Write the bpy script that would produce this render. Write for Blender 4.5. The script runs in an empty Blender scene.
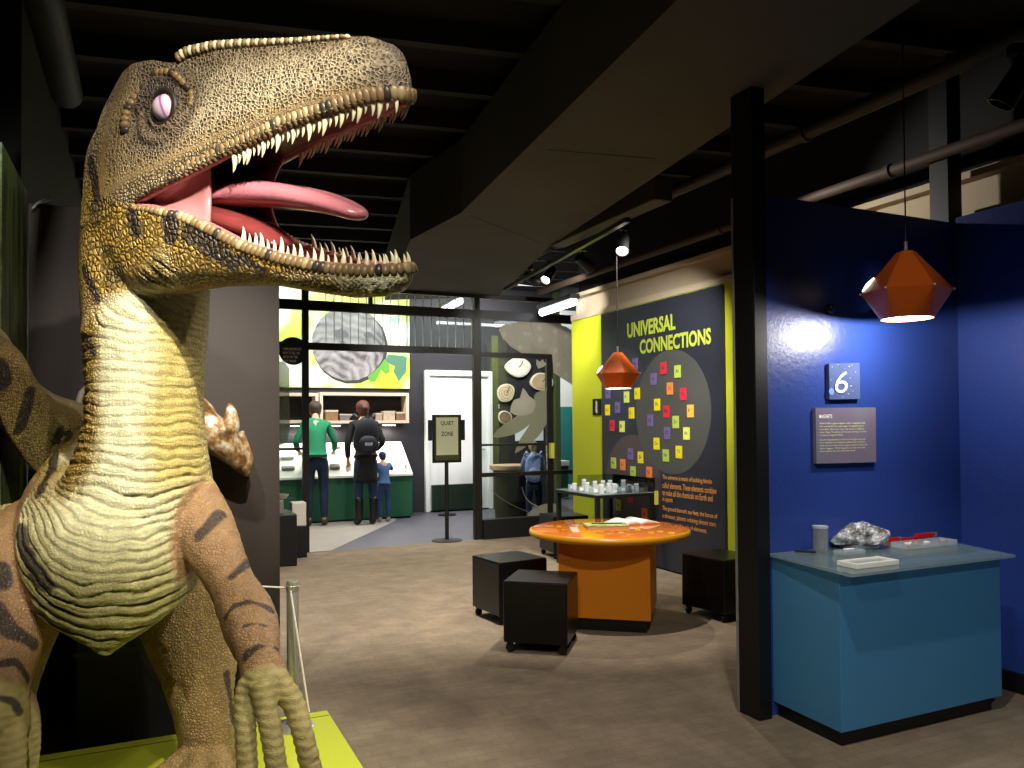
import bpy, bmesh, math, random
import numpy as np
from mathutils import Vector, Matrix, noise
from mathutils.bvhtree import BVHTree
random.seed(7)
rng = np.random.default_rng(7)
SC = bpy.context.scene
COL = SC.collection
PI = math.pi

# ---------------------------------------------------------------- camera
F_PX, SHIFT = 790.0, 0.0262
cam_d = bpy.data.cameras.new('camera'); cam = bpy.data.objects.new('camera', cam_d); COL.objects.link(cam)
cam_d.sensor_width = 36; cam_d.lens = F_PX / 1024 * 36; cam_d.shift_y = SHIFT
cam_d.clip_start = 0.05; cam_d.clip_end = 80
CAM = Vector((0, 0, 1.4))
RM = Matrix.Rotation(math.radians(91.0), 3, 'X') @ Matrix.Rotation(math.radians(-0.45), 3, 'Z')
cam.matrix_world = Matrix.Translation(CAM) @ RM.to_4x4()
SC.camera = cam

def ray(px, py):
    return RM @ Vector(((px - 512) / F_PX, -(py - 384) / F_PX + SHIFT * 1024 / F_PX, -1))
def at(px, py, Y):
    """world point seen at a photo pixel, at distance Y in front of the camera"""
    d = ray(px, py); return CAM + d * (Y / d.y)
def fl(px, py, z=0.0):
    d = ray(px, py); return CAM + d * ((z - CAM.z) / d.z)
def onp(px, py, o, n):
    d = ray(px, py); return CAM + d * ((o - CAM).dot(n) / d.dot(n))
# room axes: U runs along the back walls, V away from the camera
RA = math.radians(24.8)
U = Vector((math.cos(RA), math.sin(RA), 0)); V = Vector((-math.sin(RA), math.cos(RA), 0)); Z = Vector((0, 0, 1))
def uv(p): return (p.dot(U), p.dot(V))
def W(u, v, z=0.0): return U * u + V * v + Z * z

# ---------------------------------------------------------------- objects
def empty(name, loc, rz=0.0, label=None, cat=None, group=None):
    o = bpy.data.objects.new(name, None); COL.objects.link(o)
    o.location = loc; o.rotation_euler = (0, 0, rz); o.empty_display_size = 0.1
    tag(o, label, cat, group)
    return o
def tag(o, label=None, cat=None, group=None, kind=None):
    if label: o['label'] = label
    if cat: o['category'] = cat
    if group: o['group'] = group
    if kind: o['kind'] = kind
    return o
def mesh_obj(name, me, mat=None, parent=None, smooth=False):
    o = bpy.data.objects.new(name, me); COL.objects.link(o)
    if mat is not None:
        for m in (mat if isinstance(mat, (list, tuple)) else [mat]): me.materials.append(m)
    if smooth: me.polygons.foreach_set('use_smooth', [True] * len(me.polygons))
    if parent is not None: o.parent = parent
    return o
def copy_tree(o, parent=None):
    c = o.copy(); COL.objects.link(c)
    if parent is not None: c.parent = parent
    for ch in o.children: copy_tree(ch, c)
    return c

class MB:
    """collects shapes; build() links them as one mesh"""
    def __init__(s): s.v = []; s.f = []; s.m = []
    def add(s, vs, fs, mi=0, M=None):
        b = len(s.v)
        s.v += [tuple((M @ Vector(v)) if M is not None else v) for v in vs]
        s.f += [tuple(b + i for i in f) for f in fs]; s.m += [mi] * len(fs)
        return s
    def box(s, x0, x1, y0, y1, z0, z1, mi=0, M=None):
        vs = [(x, y, z) for z in (z0, z1) for y in (y0, y1) for x in (x0, x1)]
        return s.add(vs, [(0, 2, 3, 1), (4, 5, 7, 6), (0, 1, 5, 4), (2, 6, 7, 3), (0, 4, 6, 2), (1, 3, 7, 5)], mi, M)
    def tube(s, pts, r, n=12, mi=0, cap=True, M=None, flat=1.0):
        pts = [Vector(p) for p in pts]
        rs = r if isinstance(r, (list, tuple)) else [r] * len(pts)
        vs = []; fs = []; up = None
        for i, p in enumerate(pts):
            t = (pts[min(i + 1, len(pts) - 1)] - pts[max(i - 1, 0)]).normalized()
            if up is None:
                up = Vector((0, 0, 1)) if abs(t.z) < .9 else Vector((1, 0, 0))
            a = (up - t * up.dot(t)).normalized(); b = t.cross(a); up = a
            for k in range(n):
                th = 2 * PI * k / n
                vs.append(p + (a * math.cos(th) * flat + b * math.sin(th)) * rs[i])
        for i in range(len(pts) - 1):
            for k in range(n):
                k2 = (k + 1) % n
                fs.append((i * n + k, i * n + k2, (i + 1) * n + k2, (i + 1) * n + k))
        if cap:
            fs.append(tuple(reversed(range(n)))); fs.append(tuple((len(pts) - 1) * n + k for k in range(n)))
        return s.add(vs, fs, mi, M)
    def lathe(s, prof, n=32, c=(0, 0), mi=0, M=None, cap=True):
        vs = [(c[0] + r * math.cos(2 * PI * k / n), c[1] + r * math.sin(2 * PI * k / n), z) for r, z in prof for k in range(n)]
        fs = [(i * n + k, i * n + (k + 1) % n, (i + 1) * n + (k + 1) % n, (i + 1) * n + k) for i in range(len(prof) - 1) for k in range(n)]
        if cap:
            fs.append(tuple(reversed(range(n)))); fs.append(tuple((len(prof) - 1) * n + k for k in range(n)))
        return s.add(vs, fs, mi, M)
    def prism(s, poly, z0, z1, mi=0, M=None):
        """poly: list of (x,y) counter-clockwise"""
        n = len(poly)
        vs = [(x, y, z0) for x, y in poly] + [(x, y, z1) for x, y in poly]
        fs = [tuple(reversed(range(n))), tuple(range(n, 2 * n))] + [(k, (k + 1) % n, n + (k + 1) % n, n + k) for k in range(n)]
        return s.add(vs, fs, mi, M)
    def ball(s, c, r, n=16, m=10, mi=0, M=None):
        rx, ry, rz = r if isinstance(r, (list, tuple)) else (r, r, r)
        vs = [(c[0], c[1], c[2] - rz)]
        for j in range(1, m):
            ph = -PI / 2 + PI * j / m
            vs += [(c[0] + rx * math.cos(ph) * math.cos(2 * PI * k / n), c[1] + ry * math.cos(ph) * math.sin(2 * PI * k / n), c[2] + rz * math.sin(ph)) for k in range(n)]
        vs.append((c[0], c[1], c[2] + rz)); L = len(vs) - 1
        fs = [(0, 1 + (k + 1) % n, 1 + k) for k in range(n)]
        for j in range(m - 2):
            fs += [(1 + j * n + k, 1 + j * n + (k + 1) % n, 1 + (j + 1) * n + (k + 1) % n, 1 + (j + 1) * n + k) for k in range(n)]
        fs += [(1 + (m - 2) * n + k, 1 + (m - 2) * n + (k + 1) % n, L) for k in range(n)]
        return s.add(vs, fs, mi, M)
    def mesh(s, name='m'):
        me = bpy.data.meshes.new(name); me.from_pydata([tuple(v) for v in s.v], [], s.f); me.update()
        me.polygons.foreach_set('material_index', s.m)
        return me
    def build(s, name, mat, parent=None, smooth=False, bevel=0, loc=None, rz=None, autosm=None, seg=2):
        o = mesh_obj(name, s.mesh(name), mat, parent, smooth)
        if bevel:
            b = o.modifiers.new('bevel', 'BEVEL'); b.width = bevel; b.segments = seg; b.limit_method = 'ANGLE'; b.angle_limit = math.radians(40)
        if loc is not None: o.location = loc
        if rz is not None: o.rotation_euler = (0, 0, rz)
        if autosm:
            me = o.data; me.polygons.foreach_set('use_smooth', [True] * len(me.polygons))
            me.set_sharp_from_angle(angle=math.radians(autosm))
        return o

def text_obj(name, body, size, mat, M, parent=None, depth=0.002, align='LEFT', xs=1.0, bold=0.0, ay='CENTER', sp=1.0, ls=1.0, italic=0):
    """text as a mesh; M maps x=reading direction, y=up, z=out of the surface"""
    cu = bpy.data.curves.new(name, 'FONT'); cu.body = body; cu.size = size; cu.extrude = depth
    cu.align_x = align; cu.align_y = ay; cu.offset = bold; cu.space_character = sp; cu.space_line = ls; cu.resolution_u = 3
    cu.shear = italic
    tmp = bpy.data.objects.new('tmp', cu); COL.objects.link(tmp)
    dg = bpy.context.evaluated_depsgraph_get(); dg.update()
    me = bpy.data.meshes.new_from_object(tmp.evaluated_get(dg)); bpy.data.objects.remove(tmp); bpy.data.curves.remove(cu)
    me.name = name; me.transform(M @ Matrix.Diagonal((xs, 1, 1, 1))); me.materials.clear()
    return mesh_obj(name, me, mat, parent)

def frame(o, x, y, z):
    m = Matrix((x, y, z)).transposed().to_4x4(); return Matrix.Translation(o) @ m

# ---------------------------------------------------------------- materials
def srgb(h):
    if isinstance(h, str):
        h = h.lstrip('#'); c = [int(h[i:i + 2], 16) / 255 for i in (0, 2, 4)]
    else: c = [x / 255 for x in h]
    return tuple(x / 12.92 if x <= .04045 else ((x + .055) / 1.055) ** 2.4 for x in c) + (1,)
class NT:
    def __init__(s, name):
        s.mat = bpy.data.materials.new(name); s.mat.use_nodes = True; s.nt = s.mat.node_tree
        s.b = s.nt.nodes['Principled BSDF']; s.out = s.nt.nodes['Material Output']
    def n(s, t, **kw):
        nd = s.nt.nodes.new(t)
        for k, v in kw.items():
            if k == 'inp':
                for a, b in v.items(): nd.inputs[a].default_value = b
            else: setattr(nd, k, v)
        return nd
    def l(s, a, ao, b, bi):
        s.nt.links.new(a.outputs[ao], b.inputs[bi])
    def ramp(s, src, so, stops, interp='LINEAR'):
        r = s.n('ShaderNodeValToRGB'); r.color_ramp.interpolation = interp
        e = r.color_ramp.elements
        while len(e) < len(stops): e.new(.5)
        for i, (p, c) in enumerate(stops):
            e[i].position = p; e[i].color = c if len(c) == 4 else tuple(c) + (1,)
        s.l(src, so, r, 0); return r
    def coord(s, scale=None, out='Object'):
        t = s.n('ShaderNodeTexCoord')
        if scale is None: return t, out
        m = s.n('ShaderNodeMapping'); m.inputs['Scale'].default_value = scale
        s.l(t, out, m, 0); return m, 0
def flat(name, col, rough=.5, metal=0, spec=.5, coat=0, emit=None, es=0, bump=0, bscale=60, trans=0, alpha=1, var=0, vscale=3, ior=1.45):
    t = NT(name); b = t.b; c = srgb(col) if not (isinstance(col, tuple) and len(col) == 4) else col
    b.inputs['Base Color'].default_value = c; b.inputs['Roughness'].default_value = rough; b.inputs['Metallic'].default_value = metal
    b.inputs['Specular IOR Level'].default_value = spec; b.inputs['Coat Weight'].default_value = coat; b.inputs['IOR'].default_value = ior
    b.inputs['Transmission Weight'].default_value = trans; b.inputs['Alpha'].default_value = alpha
    if emit: b.inputs['Emission Color'].default_value = srgb(emit); b.inputs['Emission Strength'].default_value = es
    if var:
        m, o = t.coord((1, 1, 1)); n = t.n('ShaderNodeTexNoise', inp={'Scale': vscale, 'Detail': 5}); t.l(m, o, n, 0)
        lo = tuple(x * (1 - var) for x in c[:3]); hi = tuple(min(1, x * (1 + var)) for x in c[:3])
        r = t.ramp(n, 'Fac', [(.3, lo), (.7, hi)]); t.l(r, 0, b, 'Base Color')
    if bump:
        m, o = t.coord((1, 1, 1)); n = t.n('ShaderNodeTexNoise', inp={'Scale': bscale, 'Detail': 4}); t.l(m, o, n, 0)
        bp = t.n('ShaderNodeBump', inp={'Strength': bump, 'Distance': .01}); t.l(n, 'Fac', bp, 'Height'); t.l(bp, 0, b, 'Normal')
    return t.mat
def glow(name, col, s):
    t = NT(name); e = t.n('ShaderNodeEmission'); e.inputs[0].default_value = srgb(col); e.inputs[1].default_value = s
    t.l(e, 0, t.out, 0); return t.mat
BLACK = flat('black_paint', '#0b0b0c', .5)
def spot(name, loc, target, power, size=40, blend=.4, col=(1, 1, 1), rad=.03):
    d = bpy.data.lights.new(name, 'SPOT'); d.energy = power; d.spot_size = math.radians(size); d.spot_blend = blend; d.color = col; d.shadow_soft_size = rad
    o = bpy.data.objects.new(name, d); COL.objects.link(o); o.location = loc
    o.rotation_euler = (Vector(target) - Vector(loc)).to_track_quat('-Z', 'Y').to_euler(); return o
def area(name, loc, target, power, sx, sy, col=(1, 1, 1)):
    d = bpy.data.lights.new(name, 'AREA'); d.energy = power; d.shape = 'RECTANGLE'; d.size = sx; d.size_y = sy; d.color = col
    o = bpy.data.objects.new(name, d); COL.objects.link(o); o.location = loc
    o.rotation_euler = (Vector(target) - Vector(loc)).to_track_quat('-Z', 'Y').to_euler(); return o
def point(name, loc, power, rad=.05, col=(1, 1, 1)):
    d = bpy.data.lights.new(name, 'POINT'); d.energy = power; d.shadow_soft_size = rad; d.color = col
    o = bpy.data.objects.new(name, d); COL.objects.link(o); o.location = loc; return o
# ================================================================ the dinosaur
PZ = 0.15                                    # plinth top
HA = math.radians(28)
HO = at(130, 150, 2.45); HF = Vector((math.cos(HA), -math.sin(HA), 0)); HS = Vector((-math.sin(HA), -math.cos(HA), 0))
ROLL = .2                                    # the head is rolled a little, far side up
def H(f, s, z): return Vector((HO.x + HF.x * f + HS.x * s, HO.y + HF.y * f + HS.y * s, z - ROLL * s))
def HP(px, py, s):
    d = ray(px, py); t = (s - (CAM - HO).dot(HS)) / d.dot(HS); p = CAM + d * t
    return (p - HO).dot(HF), p.z + ROLL * s
WF = [(-.2, .10), (0, .135), (.15, .15), (.3, .145), (.45, .125), (.6, .112), (.75, .104), (.88, .094), (.97, .078), (1.02, .058), (1.05, .03), (1.06, .004)]
def wf(f): return float(np.interp(f, [a for a, b in WF], [b for a, b in WF]))
def hcurve(pts, sk):
    """photo points on the near side of the head -> (f, z) arrays; sk scales the side offset"""
    out = []
    for px, py in pts:
        f = HP(px, py, .1)[0]
        for _ in range(4): f, z = HP(px, py, wf(f) * sk)
        out.append((f, z))
    out.sort(); return np.array([o[0] for o in out]), np.array([o[1] for o in out])
TOP = hcurve([(96, 130), (103, 108), (114, 88), (124, 74), (135, 67), (155, 65), (176, 68), (190, 56), (215, 49), (241, 46), (275, 44), (301, 42), (344, 36.5), (366, 36), (378, 39), (388, 46), (396, 56), (402, 68), (408, 82), (412, 95)], .5)
LIP = hcurve([(100, 225), (127, 205), (150, 192), (172, 181), (200, 167), (223, 155), (249, 143), (279, 129), (327, 113), (365, 101), (397, 97), (409, 101)], 1.0)
LLP = hcurve([(100, 198), (127, 205), (146, 206), (180, 213), (206, 225), (241, 243), (279, 255), (322, 264), (365, 267), (395, 265), (411, 264)], 1.0)
BOT = hcurve([(95, 300), (150, 296), (206, 288), (241, 287), (275, 287), (309, 293), (352, 299), (380, 297), (392, 293), (404, 284), (412, 268)], .55)
ci = lambda c, f: float(np.interp(f, c[0], c[1]))
FE = max(TOP[0][-1], LIP[0][-1]); FL = max(LLP[0][-1], BOT[0][-1])

def rings(rs, name):
    """closed mesh from equal-length rings"""
    n = len(rs[0]); vs = [tuple(p) for r in rs for p in r]; fs = []
    for i in range(len(rs) - 1):
        for k in range(n):
            k2 = (k + 1) % n; fs.append((i * n + k, i * n + k2, (i + 1) * n + k2, (i + 1) * n + k))
    a = len(vs); vs.append(tuple(sum((Vector(p) for p in rs[0]), Vector()) / n)); b = len(vs); vs.append(tuple(sum((Vector(p) for p in rs[-1]), Vector()) / n))
    fs += [(a, (k + 1) % n, k) for k in range(n)]
    o = (len(rs) - 1) * n; fs += [(b, o + k, o + (k + 1) % n) for k in range(n)]
    return vs, fs
def spline(pts, m=4):
    """Catmull-Rom through open list of tuples"""
    P = [np.array(p, float) for p in pts]; P = [2 * P[0] - P[1]] + P + [2 * P[-1] - P[-2]]; out = []
    for i in range(1, len(P) - 2):
        for j in range(m):
            t = j / m
            out.append(.5 * ((2 * P[i]) + (-P[i - 1] + P[i + 1]) * t + (2 * P[i - 1] - 5 * P[i] + 4 * P[i + 1] - P[i + 2]) * t * t + (-P[i - 1] + 3 * P[i] - 3 * P[i + 1] + P[i + 2]) * t ** 3))
    out.append(P[-2]); return out

body = MB()
# cranium and upper jaw
rs = []
for f in list(np.linspace(-.06, FE - .06, 60)) + list(np.linspace(FE - .05, FE - .004, 10)):
    T, L, w = ci(TOP, f), ci(LIP, f), wf(min(f, 1.058)); L = min(L, T - .012); h = T - L
    w = max(w, .004)
    wt = w * np.interp(f, [0, .2, .5, .8, 1.0], [.50, .62, .55, .52, .5]); rh = np.interp(f, [0, .1, .22, .5, .8, .9], [.0, .008, .014, .010, .004, 0])
    hol = np.interp(f, [.0, .14, .2, .27, .38, .48, .7], [.0, .0, .020, .036, .024, .006, 0.0])
    pal = min(.07, h * .35) * np.interp(f, [.9, 1.05], [1, .3])
    half = spline([(0, T - rh * .4), (wt * .6, T - rh * .3), (wt, T + rh), (wt + .010 * w / .1 - hol * .75, T - .13 * h), (w * .84 - hol * 1.25, T - .3 * h), (w * .93 - hol * .35, T - .52 * h), (w * .97, L + .25 * h), (w * 1.0, L + .09 * h), (w + .002, L + .03 * h), (w - .008, L), (w * .78, L + pal * .35), (w * .4, L + pal * .85), (0, L + pal)], 3)
    rs.append([H(f, s, z) for s, z in half] + [H(f, -s, z) for s, z in half[-2:0:-1]])
body.add(*rings(rs, ''))
# lower jaw
rs = []
for f in list(np.linspace(-.02, FL - .05, 56)) + list(np.linspace(FL - .04, FL - .003, 8)):
    T, B, w = ci(LLP, f), ci(BOT, f), max(wf(min(f, 1.058)) * .97, .004); B = min(B, T - .012); h = T - B
    tr = min(.055, h * .55) * np.interp(f, [.95, 1.05], [1, .2])
    half = spline([(0, B), (w * .45, B + .03 * h), (w * .8, B + .22 * h), (w * .97, B + .55 * h), (w * 1.02, T - .1 * h), (w, T), (w - .012, T - .002), (w - .03 * w / .1, T - tr * .6), (w * .35, T - tr), (0, T - tr)], 3)
    rs.append([H(f, s, z) for s, z in half] + [H(f, -s, z) for s, z in half[-2:0:-1]])
body.add(*rings(rs, ''))

def loft(st, side=None, v=2.0, n=40, sub=4):
    """st rows: x y z half_width up down ; side: unit lateral vector or None for lateral perpendicular to path"""
    S = spline(st, sub); rs = []
    for i, s in enumerate(S):
        c = Vector(s[:3]); t = (Vector(S[min(i + 1, len(S) - 1)][:3]) - Vector(S[max(i - 1, 0)][:3])).normalized()
        sd = Vector(side) if side else Vector((t.y, -t.x, 0)).normalized()
        sd = (sd - t * sd.dot(t)).normalized(); up = sd.cross(t)
        r = []
        for k in range(n):
            th = 2 * PI * k / n; cx, sz = math.cos(th), math.sin(th)
            if sz >= 0: p = c + sd * s[3] * cx + up * s[4] * sz
            else:
                e = v; q = (abs(cx) ** e + abs(sz) ** e) ** (1 / e) if e != 2 else 1
                p = c + sd * s[3] * cx / q + up * s[5] * sz / q
            r.append(p)
        rs.append(r)
    return rings(rs, '')
def row(px, py, Y, hw, up, dn):
    p = at(px, py, Y); return (p.x, p.y, p.z, hw, up, dn)
pxm = lambda n, Y: n / F_PX * Y
# neck: lateral = +X ; 'up' of the section is dorsal (away), 'down' is the throat side
neck = []
for px, py, Y, hw, b in [(150, 105, 2.5, 34, .10), (150, 122, 2.5, 46, .14), (147, 160, 2.5, 56, .17), (146, 200, 2.5, 63, .18), (143, 245, 2.5, 64, .19), (143, 300, 2.5, 63.5, .195), (143.5, 350, 2.5, 60, .19), (143, 400, 2.5, 56.5, .19), (142, 440, 2.51, 60, .21), (138, 480, 2.53, 72, .24), (130, 530, 2.56, 86, .28), (122, 580, 2.64, 60, .2), (120, 610, 2.7, 25, .08)]:
    p = at(px, py, Y); neck.append((p.x + .012, p.y, p.z, pxm(hw * (.93 if py > 150 else 1), Y), b, b))
body.add(*loft(neck, side=(1, 0, 0)))
tors = [(-1.155, 2.235, .80, .04, .06, .05), (-1.165, 2.27, .815, .09, .15, .075), (-1.19, 2.34, .855, .18, .25, .125), (-1.24, 2.45, .915, .255, .32, .19), (-1.32, 2.6, .975, .30, .32, .25), (-1.41, 2.8, 1.05, .31, .27, .34), (-1.50, 3.0, 1.12, .29, .28, .38), (-1.62, 3.2, 1.17, .25, .24, .36), (-1.78, 3.38, 1.24, .2, .19, .27)]
def trow(px, py, Y, r): p = at(px, py, Y); return (p.x, p.y, p.z, r * .8, r, r * 1.15)
tors += [trow(68, 447, 3.40, .165), trow(38, 430, 3.22, .14), trow(13, 400, 2.98, .122), trow(-1, 372, 2.82, .11), trow(-22, 358, 2.66, .10), trow(-60, 352, 2.45, .08), trow(-110, 355, 2.2, .055), trow(-150, 360, 2.0, .025)]
body.add(*loft(tors, v=1.1))
def limb(rows, n=24, sub=4, fl_=1.0):
    S = spline([tuple(at(a, b, c)) + (r,) for a, b, c, r in rows], sub)
    m = MB().tube([s[:3] for s in S], [float(s[3]) for s in S], n=n); body.add(m.v, m.f)
# arm nearer the middle of the picture
limb([(178, 500, 2.62, .12), (197, 520, 2.52, .105), (213, 548, 2.45, .086), (232, 585, 2.38, .068), (246, 612, 2.3, .078), (254, 636, 2.22, .072), (260, 660, 2.14, .055), (265, 680, 2.1, .062), (267, 692, 2.08, .060), (268, 698, 2.07, .04)])
limb([(250, 684, 2.08, .034), (245, 704, 2.05, .029), (246, 742, 1.99, .027), (249, 800, 1.93, .025), (250, 850, 1.92, .018)], 14)
limb([(262, 684, 2.05, .034), (267, 712, 2.01, .029), (274, 750, 1.96, .027), (281, 805, 1.91, .025), (284, 860, 1.9, .018)], 14)
limb([(276, 682, 2.08, .038), (293, 703, 2.06, .030), (303, 735, 2.01, .027), (315, 790, 1.96, .026), (320, 840, 1.95, .018)], 14)
# arm at the left border
limb([(40, 530, 2.74, .11), (16, 545, 2.6, .125), (8, 560, 2.46, .128), (12, 600, 2.38, .12), (4, 645, 2.3, .10), (-4, 690, 2.2, .082), (-8, 725, 2.14, .088), (-10, 745, 2.1, .07)])
limb([(10, 715, 2.16, .035), (12, 745, 2.1, .036), (10, 790, 2.05, .033), (8, 850, 2.02, .02)], 14)
limb([(-22, 715, 2.12, .035), (-26, 750, 2.06, .036), (-30, 810, 2.0, .02)], 14)
limb([(8, 690, 2.28, .035), (24, 702, 2.26, .032), (29, 730, 2.22, .03), (27, 775, 2.18, .026), (24, 810, 2.16, .015)], 14)
# legs
def leg(rows, toes):
    limb(rows)
    b = at(*rows[-1][:3])
    for dx, dy in toes:
        S = spline([(b.x, b.y, PZ + .11, .07), (b.x + dx * .4, b.y + dy * .4, PZ + .075, .06), (b.x + dx * .8, b.y + dy * .8, PZ + .05, .045), (b.x + dx * 1.1, b.y + dy * 1.1, PZ + .035, .025)], 4)
        m = MB().tube([s[:3] for s in S], [float(s[3]) for s in S], n=14); body.add(m.v, m.f)
leg([(176, 520, 3.1, .16), (188, 570, 3.05, .2), (194, 625, 2.97, .185), (198, 665, 2.9, .14), (202, 700, 2.85, .108), (207, 735, 2.82, .096), (207, 775, 2.8, .10), (207, 792, 2.8, .09)], [(-.16, -.26), (.02, -.32), (.18, -.24)])
leg([(40, 520, 2.95, .15), (22, 570, 2.85, .2), (8, 625, 2.76, .165), (0, 680, 2.7, .12), (-6, 740, 2.66, .10), (-8, 815, 2.66, .09)], [(-.16, -.26), (.02, -.32), (.18, -.24)])
for px, py, Y, r in [(181, 505, 2.55, .125), (34, 540, 2.66, .14)]:      # shoulders
    p = at(px, py, Y); body.ball(p, r, 24, 16)
# brow, eye rim
def hball(f, s, z, r):
    m = MB().ball((0, 0, 0), r, 24, 16); body.add(m.v, m.f, 0, Matrix.Translation(H(f, s, z)) @ Matrix((HF, HS, Vector((0, 0, 1)))).transposed().to_4x4())
ef, ez = HP(162.5, 108.7, .115)
EYE = H(ef, .088, ez)
hball(ef - .01, .07, ez + .0, (.105, .055, .095))
me = body.mesh('dinosaur_raw')
raw = bpy.data.objects.new('raw', me); COL.objects.link(raw)
rm = raw.modifiers.new('r', 'REMESH'); rm.mode = 'VOXEL'; rm.voxel_size = .0052
sm = raw.modifiers.new('s', 'SMOOTH'); sm.factor = .5; sm.iterations = 7
dg = bpy.context.evaluated_depsgraph_get(); dg.update()
dm = bpy.data.meshes.new_from_object(raw.evaluated_get(dg)); bpy.data.objects.remove(raw)
dm.name = 'dinosaur'; NV = len(dm.vertices); print('dino verts', NV)

def getP(m):
    a = np.empty(len(m.vertices) * 3); m.vertices.foreach_get('co', a); return a.reshape(-1, 3)
def getN(m):
    a = np.empty(len(m.vertices) * 3); m.vertex_normals.foreach_get('vector', a); return a.reshape(-1, 3)
def setP(m, P): m.vertices.foreach_set('co', P.ravel()); m.update()
def vnoise(P, sc, seed=0):
    """cheap smooth 3D value noise in -1..1"""
    q = P * sc + seed * 17.31; i = np.floor(q).astype(np.int64); fr = q - i; fr = fr * fr * (3 - 2 * fr); out = np.zeros(len(P))
    for dx in (0, 1):
        for dy in (0, 1):
            for dz in (0, 1):
                h = ((i[:, 0] + dx) * 73856093) ^ ((i[:, 1] + dy) * 19349663) ^ ((i[:, 2] + dz) * 83492791)
                h = (h ^ (h >> 13)) * 1274126177 & 0x7fffffff
                wgt = (fr[:, 0] if dx else 1 - fr[:, 0]) * (fr[:, 1] if dy else 1 - fr[:, 1]) * (fr[:, 2] if dz else 1 - fr[:, 2])
                out += wgt * (h / 0x3fffffff - 1)
    return out
def sst(a, b, x): t = np.clip((x - a) / (b - a), 0, 1); return t * t * (3 - 2 * t)

P = getP(dm); N = getN(dm)
HOa, HFa, HSa = (np.array(x) for x in (HO, HF, HS))
f_ = (P - HOa) @ HFa; s_ = (P - HOa) @ HSa; z_ = P[:, 2]; zh = z_ + ROLL * s_
# project (only to find which anatomical zone a vertex is in: heights along the neck)
yn = lambda py, Y=2.45: at(150, py, Y).z
front = sst(-.15, .5, -N[:, 1] + .15 * N[:, 0])
front = np.maximum(front, sst(.1, .6, -N[:, 2]) * sst(2.75, 2.6, P[:, 1]) * sst(yn(500), yn(560), P[:, 2]))
below_jaw = 1 - sst(yn(292), yn(262), z_ + (P[:, 0] + 1.02) * -.55)       # throat line runs down to the right
not_head = 1 - sst(.30, .36, f_) * sst(yn(310), yn(300), z_)
torso_y = P[:, 1] < 3.25
ischest = sst(yn(470), yn(520), z_)
# wrinkles
nz = vnoise(P, 6, 1) * .8 + vnoise(P, 13, 2) * .5 + vnoise(P, 30, 3) * .22
gx = P[:, 0] - at(142, 400, 2.3).x
thro = sst(yn(345), yn(290), z_)
g1 = z_ + thro * .75 * (gx) - .35 * gx ** 2
c0 = at(128, 430, 2.3); g2 = -np.sqrt((P[:, 0] - c0.x) ** 2 * 1.25 + (z_ - c0.z) ** 2) + 0 * z_
g = g1 * (1 - ischest) + (g2 + c0.z) * ischest
ph = g / .031 + nz * .75
tri = np.abs((ph % 1) * 2 - 1)
fold = np.minimum(1, (1 - tri) * 1.9) ** .6                 # rounded ridges with tight creases
ph2 = g / .013 + nz * 1.2; fold2 = np.abs(np.sin(ph2 * PI))
armmask = np.zeros(NV)
def near_poly(pts, r0, r1):
    d = np.full(NV, 9.)
    for a, b in zip(pts[:-1], pts[1:]):
        a = np.array(a); b = np.array(b); ab = b - a; t = np.clip(((P - a) @ ab) / (ab @ ab), 0, 1)
        d = np.minimum(d, np.linalg.norm(P - (a + t[:, None] * ab), axis=1))
    return 1 - sst(r0, r1, d)
arms = np.maximum(near_poly([at(205, 520, 2.5), at(213, 548, 2.45), at(232, 585, 2.38), at(254, 636, 2.22), at(266, 690, 2.08), at(275, 850, 1.92)], .10, .15),
                  near_poly([at(0, 520, 2.6), at(8, 560, 2.46), at(4, 645, 2.3), at(-8, 725, 2.1), at(-8, 850, 2.0)], .14, .18))
hand = np.maximum(near_poly([at(266, 715, 2.03), at(275, 850, 1.92)], .11, .13), near_poly([at(0, 740, 2.1), at(0, 850, 2.0)], .13, .16))
mask = np.clip(front * below_jaw * not_head, 0, 1) * torso_y * (1 - arms) * sst(2.95, 2.7, P[:, 1])
legm = np.maximum(near_poly([at(188, 590, 3.05), at(198, 665, 2.9), at(207, 790, 2.8)], .19, .24), near_poly([at(22, 590, 2.85), at(-8, 815, 2.66)], .2, .24))
mask = mask * (1 - legm * .95)
side = (1 - front)
neckz = below_jaw * not_head * torso_y * (1 - arms)
disp = mask * ((fold - .6) * .0080 * (1 + .7 * vnoise(P, 5, 6)) * (1 + .5 * ischest) + (fold2 - .5) * .0034 + vnoise(P, 40, 5) * .0022)
disp += neckz * side * (fold - .5) * .004 * ischest
lf = np.maximum(near_poly([at(190, 570, 3.05), at(198, 665, 2.9), at(207, 790, 2.8)], .2, .25), near_poly([at(22, 570, 2.85), at(-8, 815, 2.66)], .2, .25)) * (1 - arms)
disp += (arms + lf) * (1 - hand) * (vnoise(P, 26, 7) * .0025 + vnoise(P, 60, 8) * .001)
# finger scutes: chevron bands along the finger tops
fz = z_ / .019 + np.abs(P[:, 0] * 12 % 1 - .5) * .6
disp += hand * (np.abs(fz % 1 - .5) - .25) * .006
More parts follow.
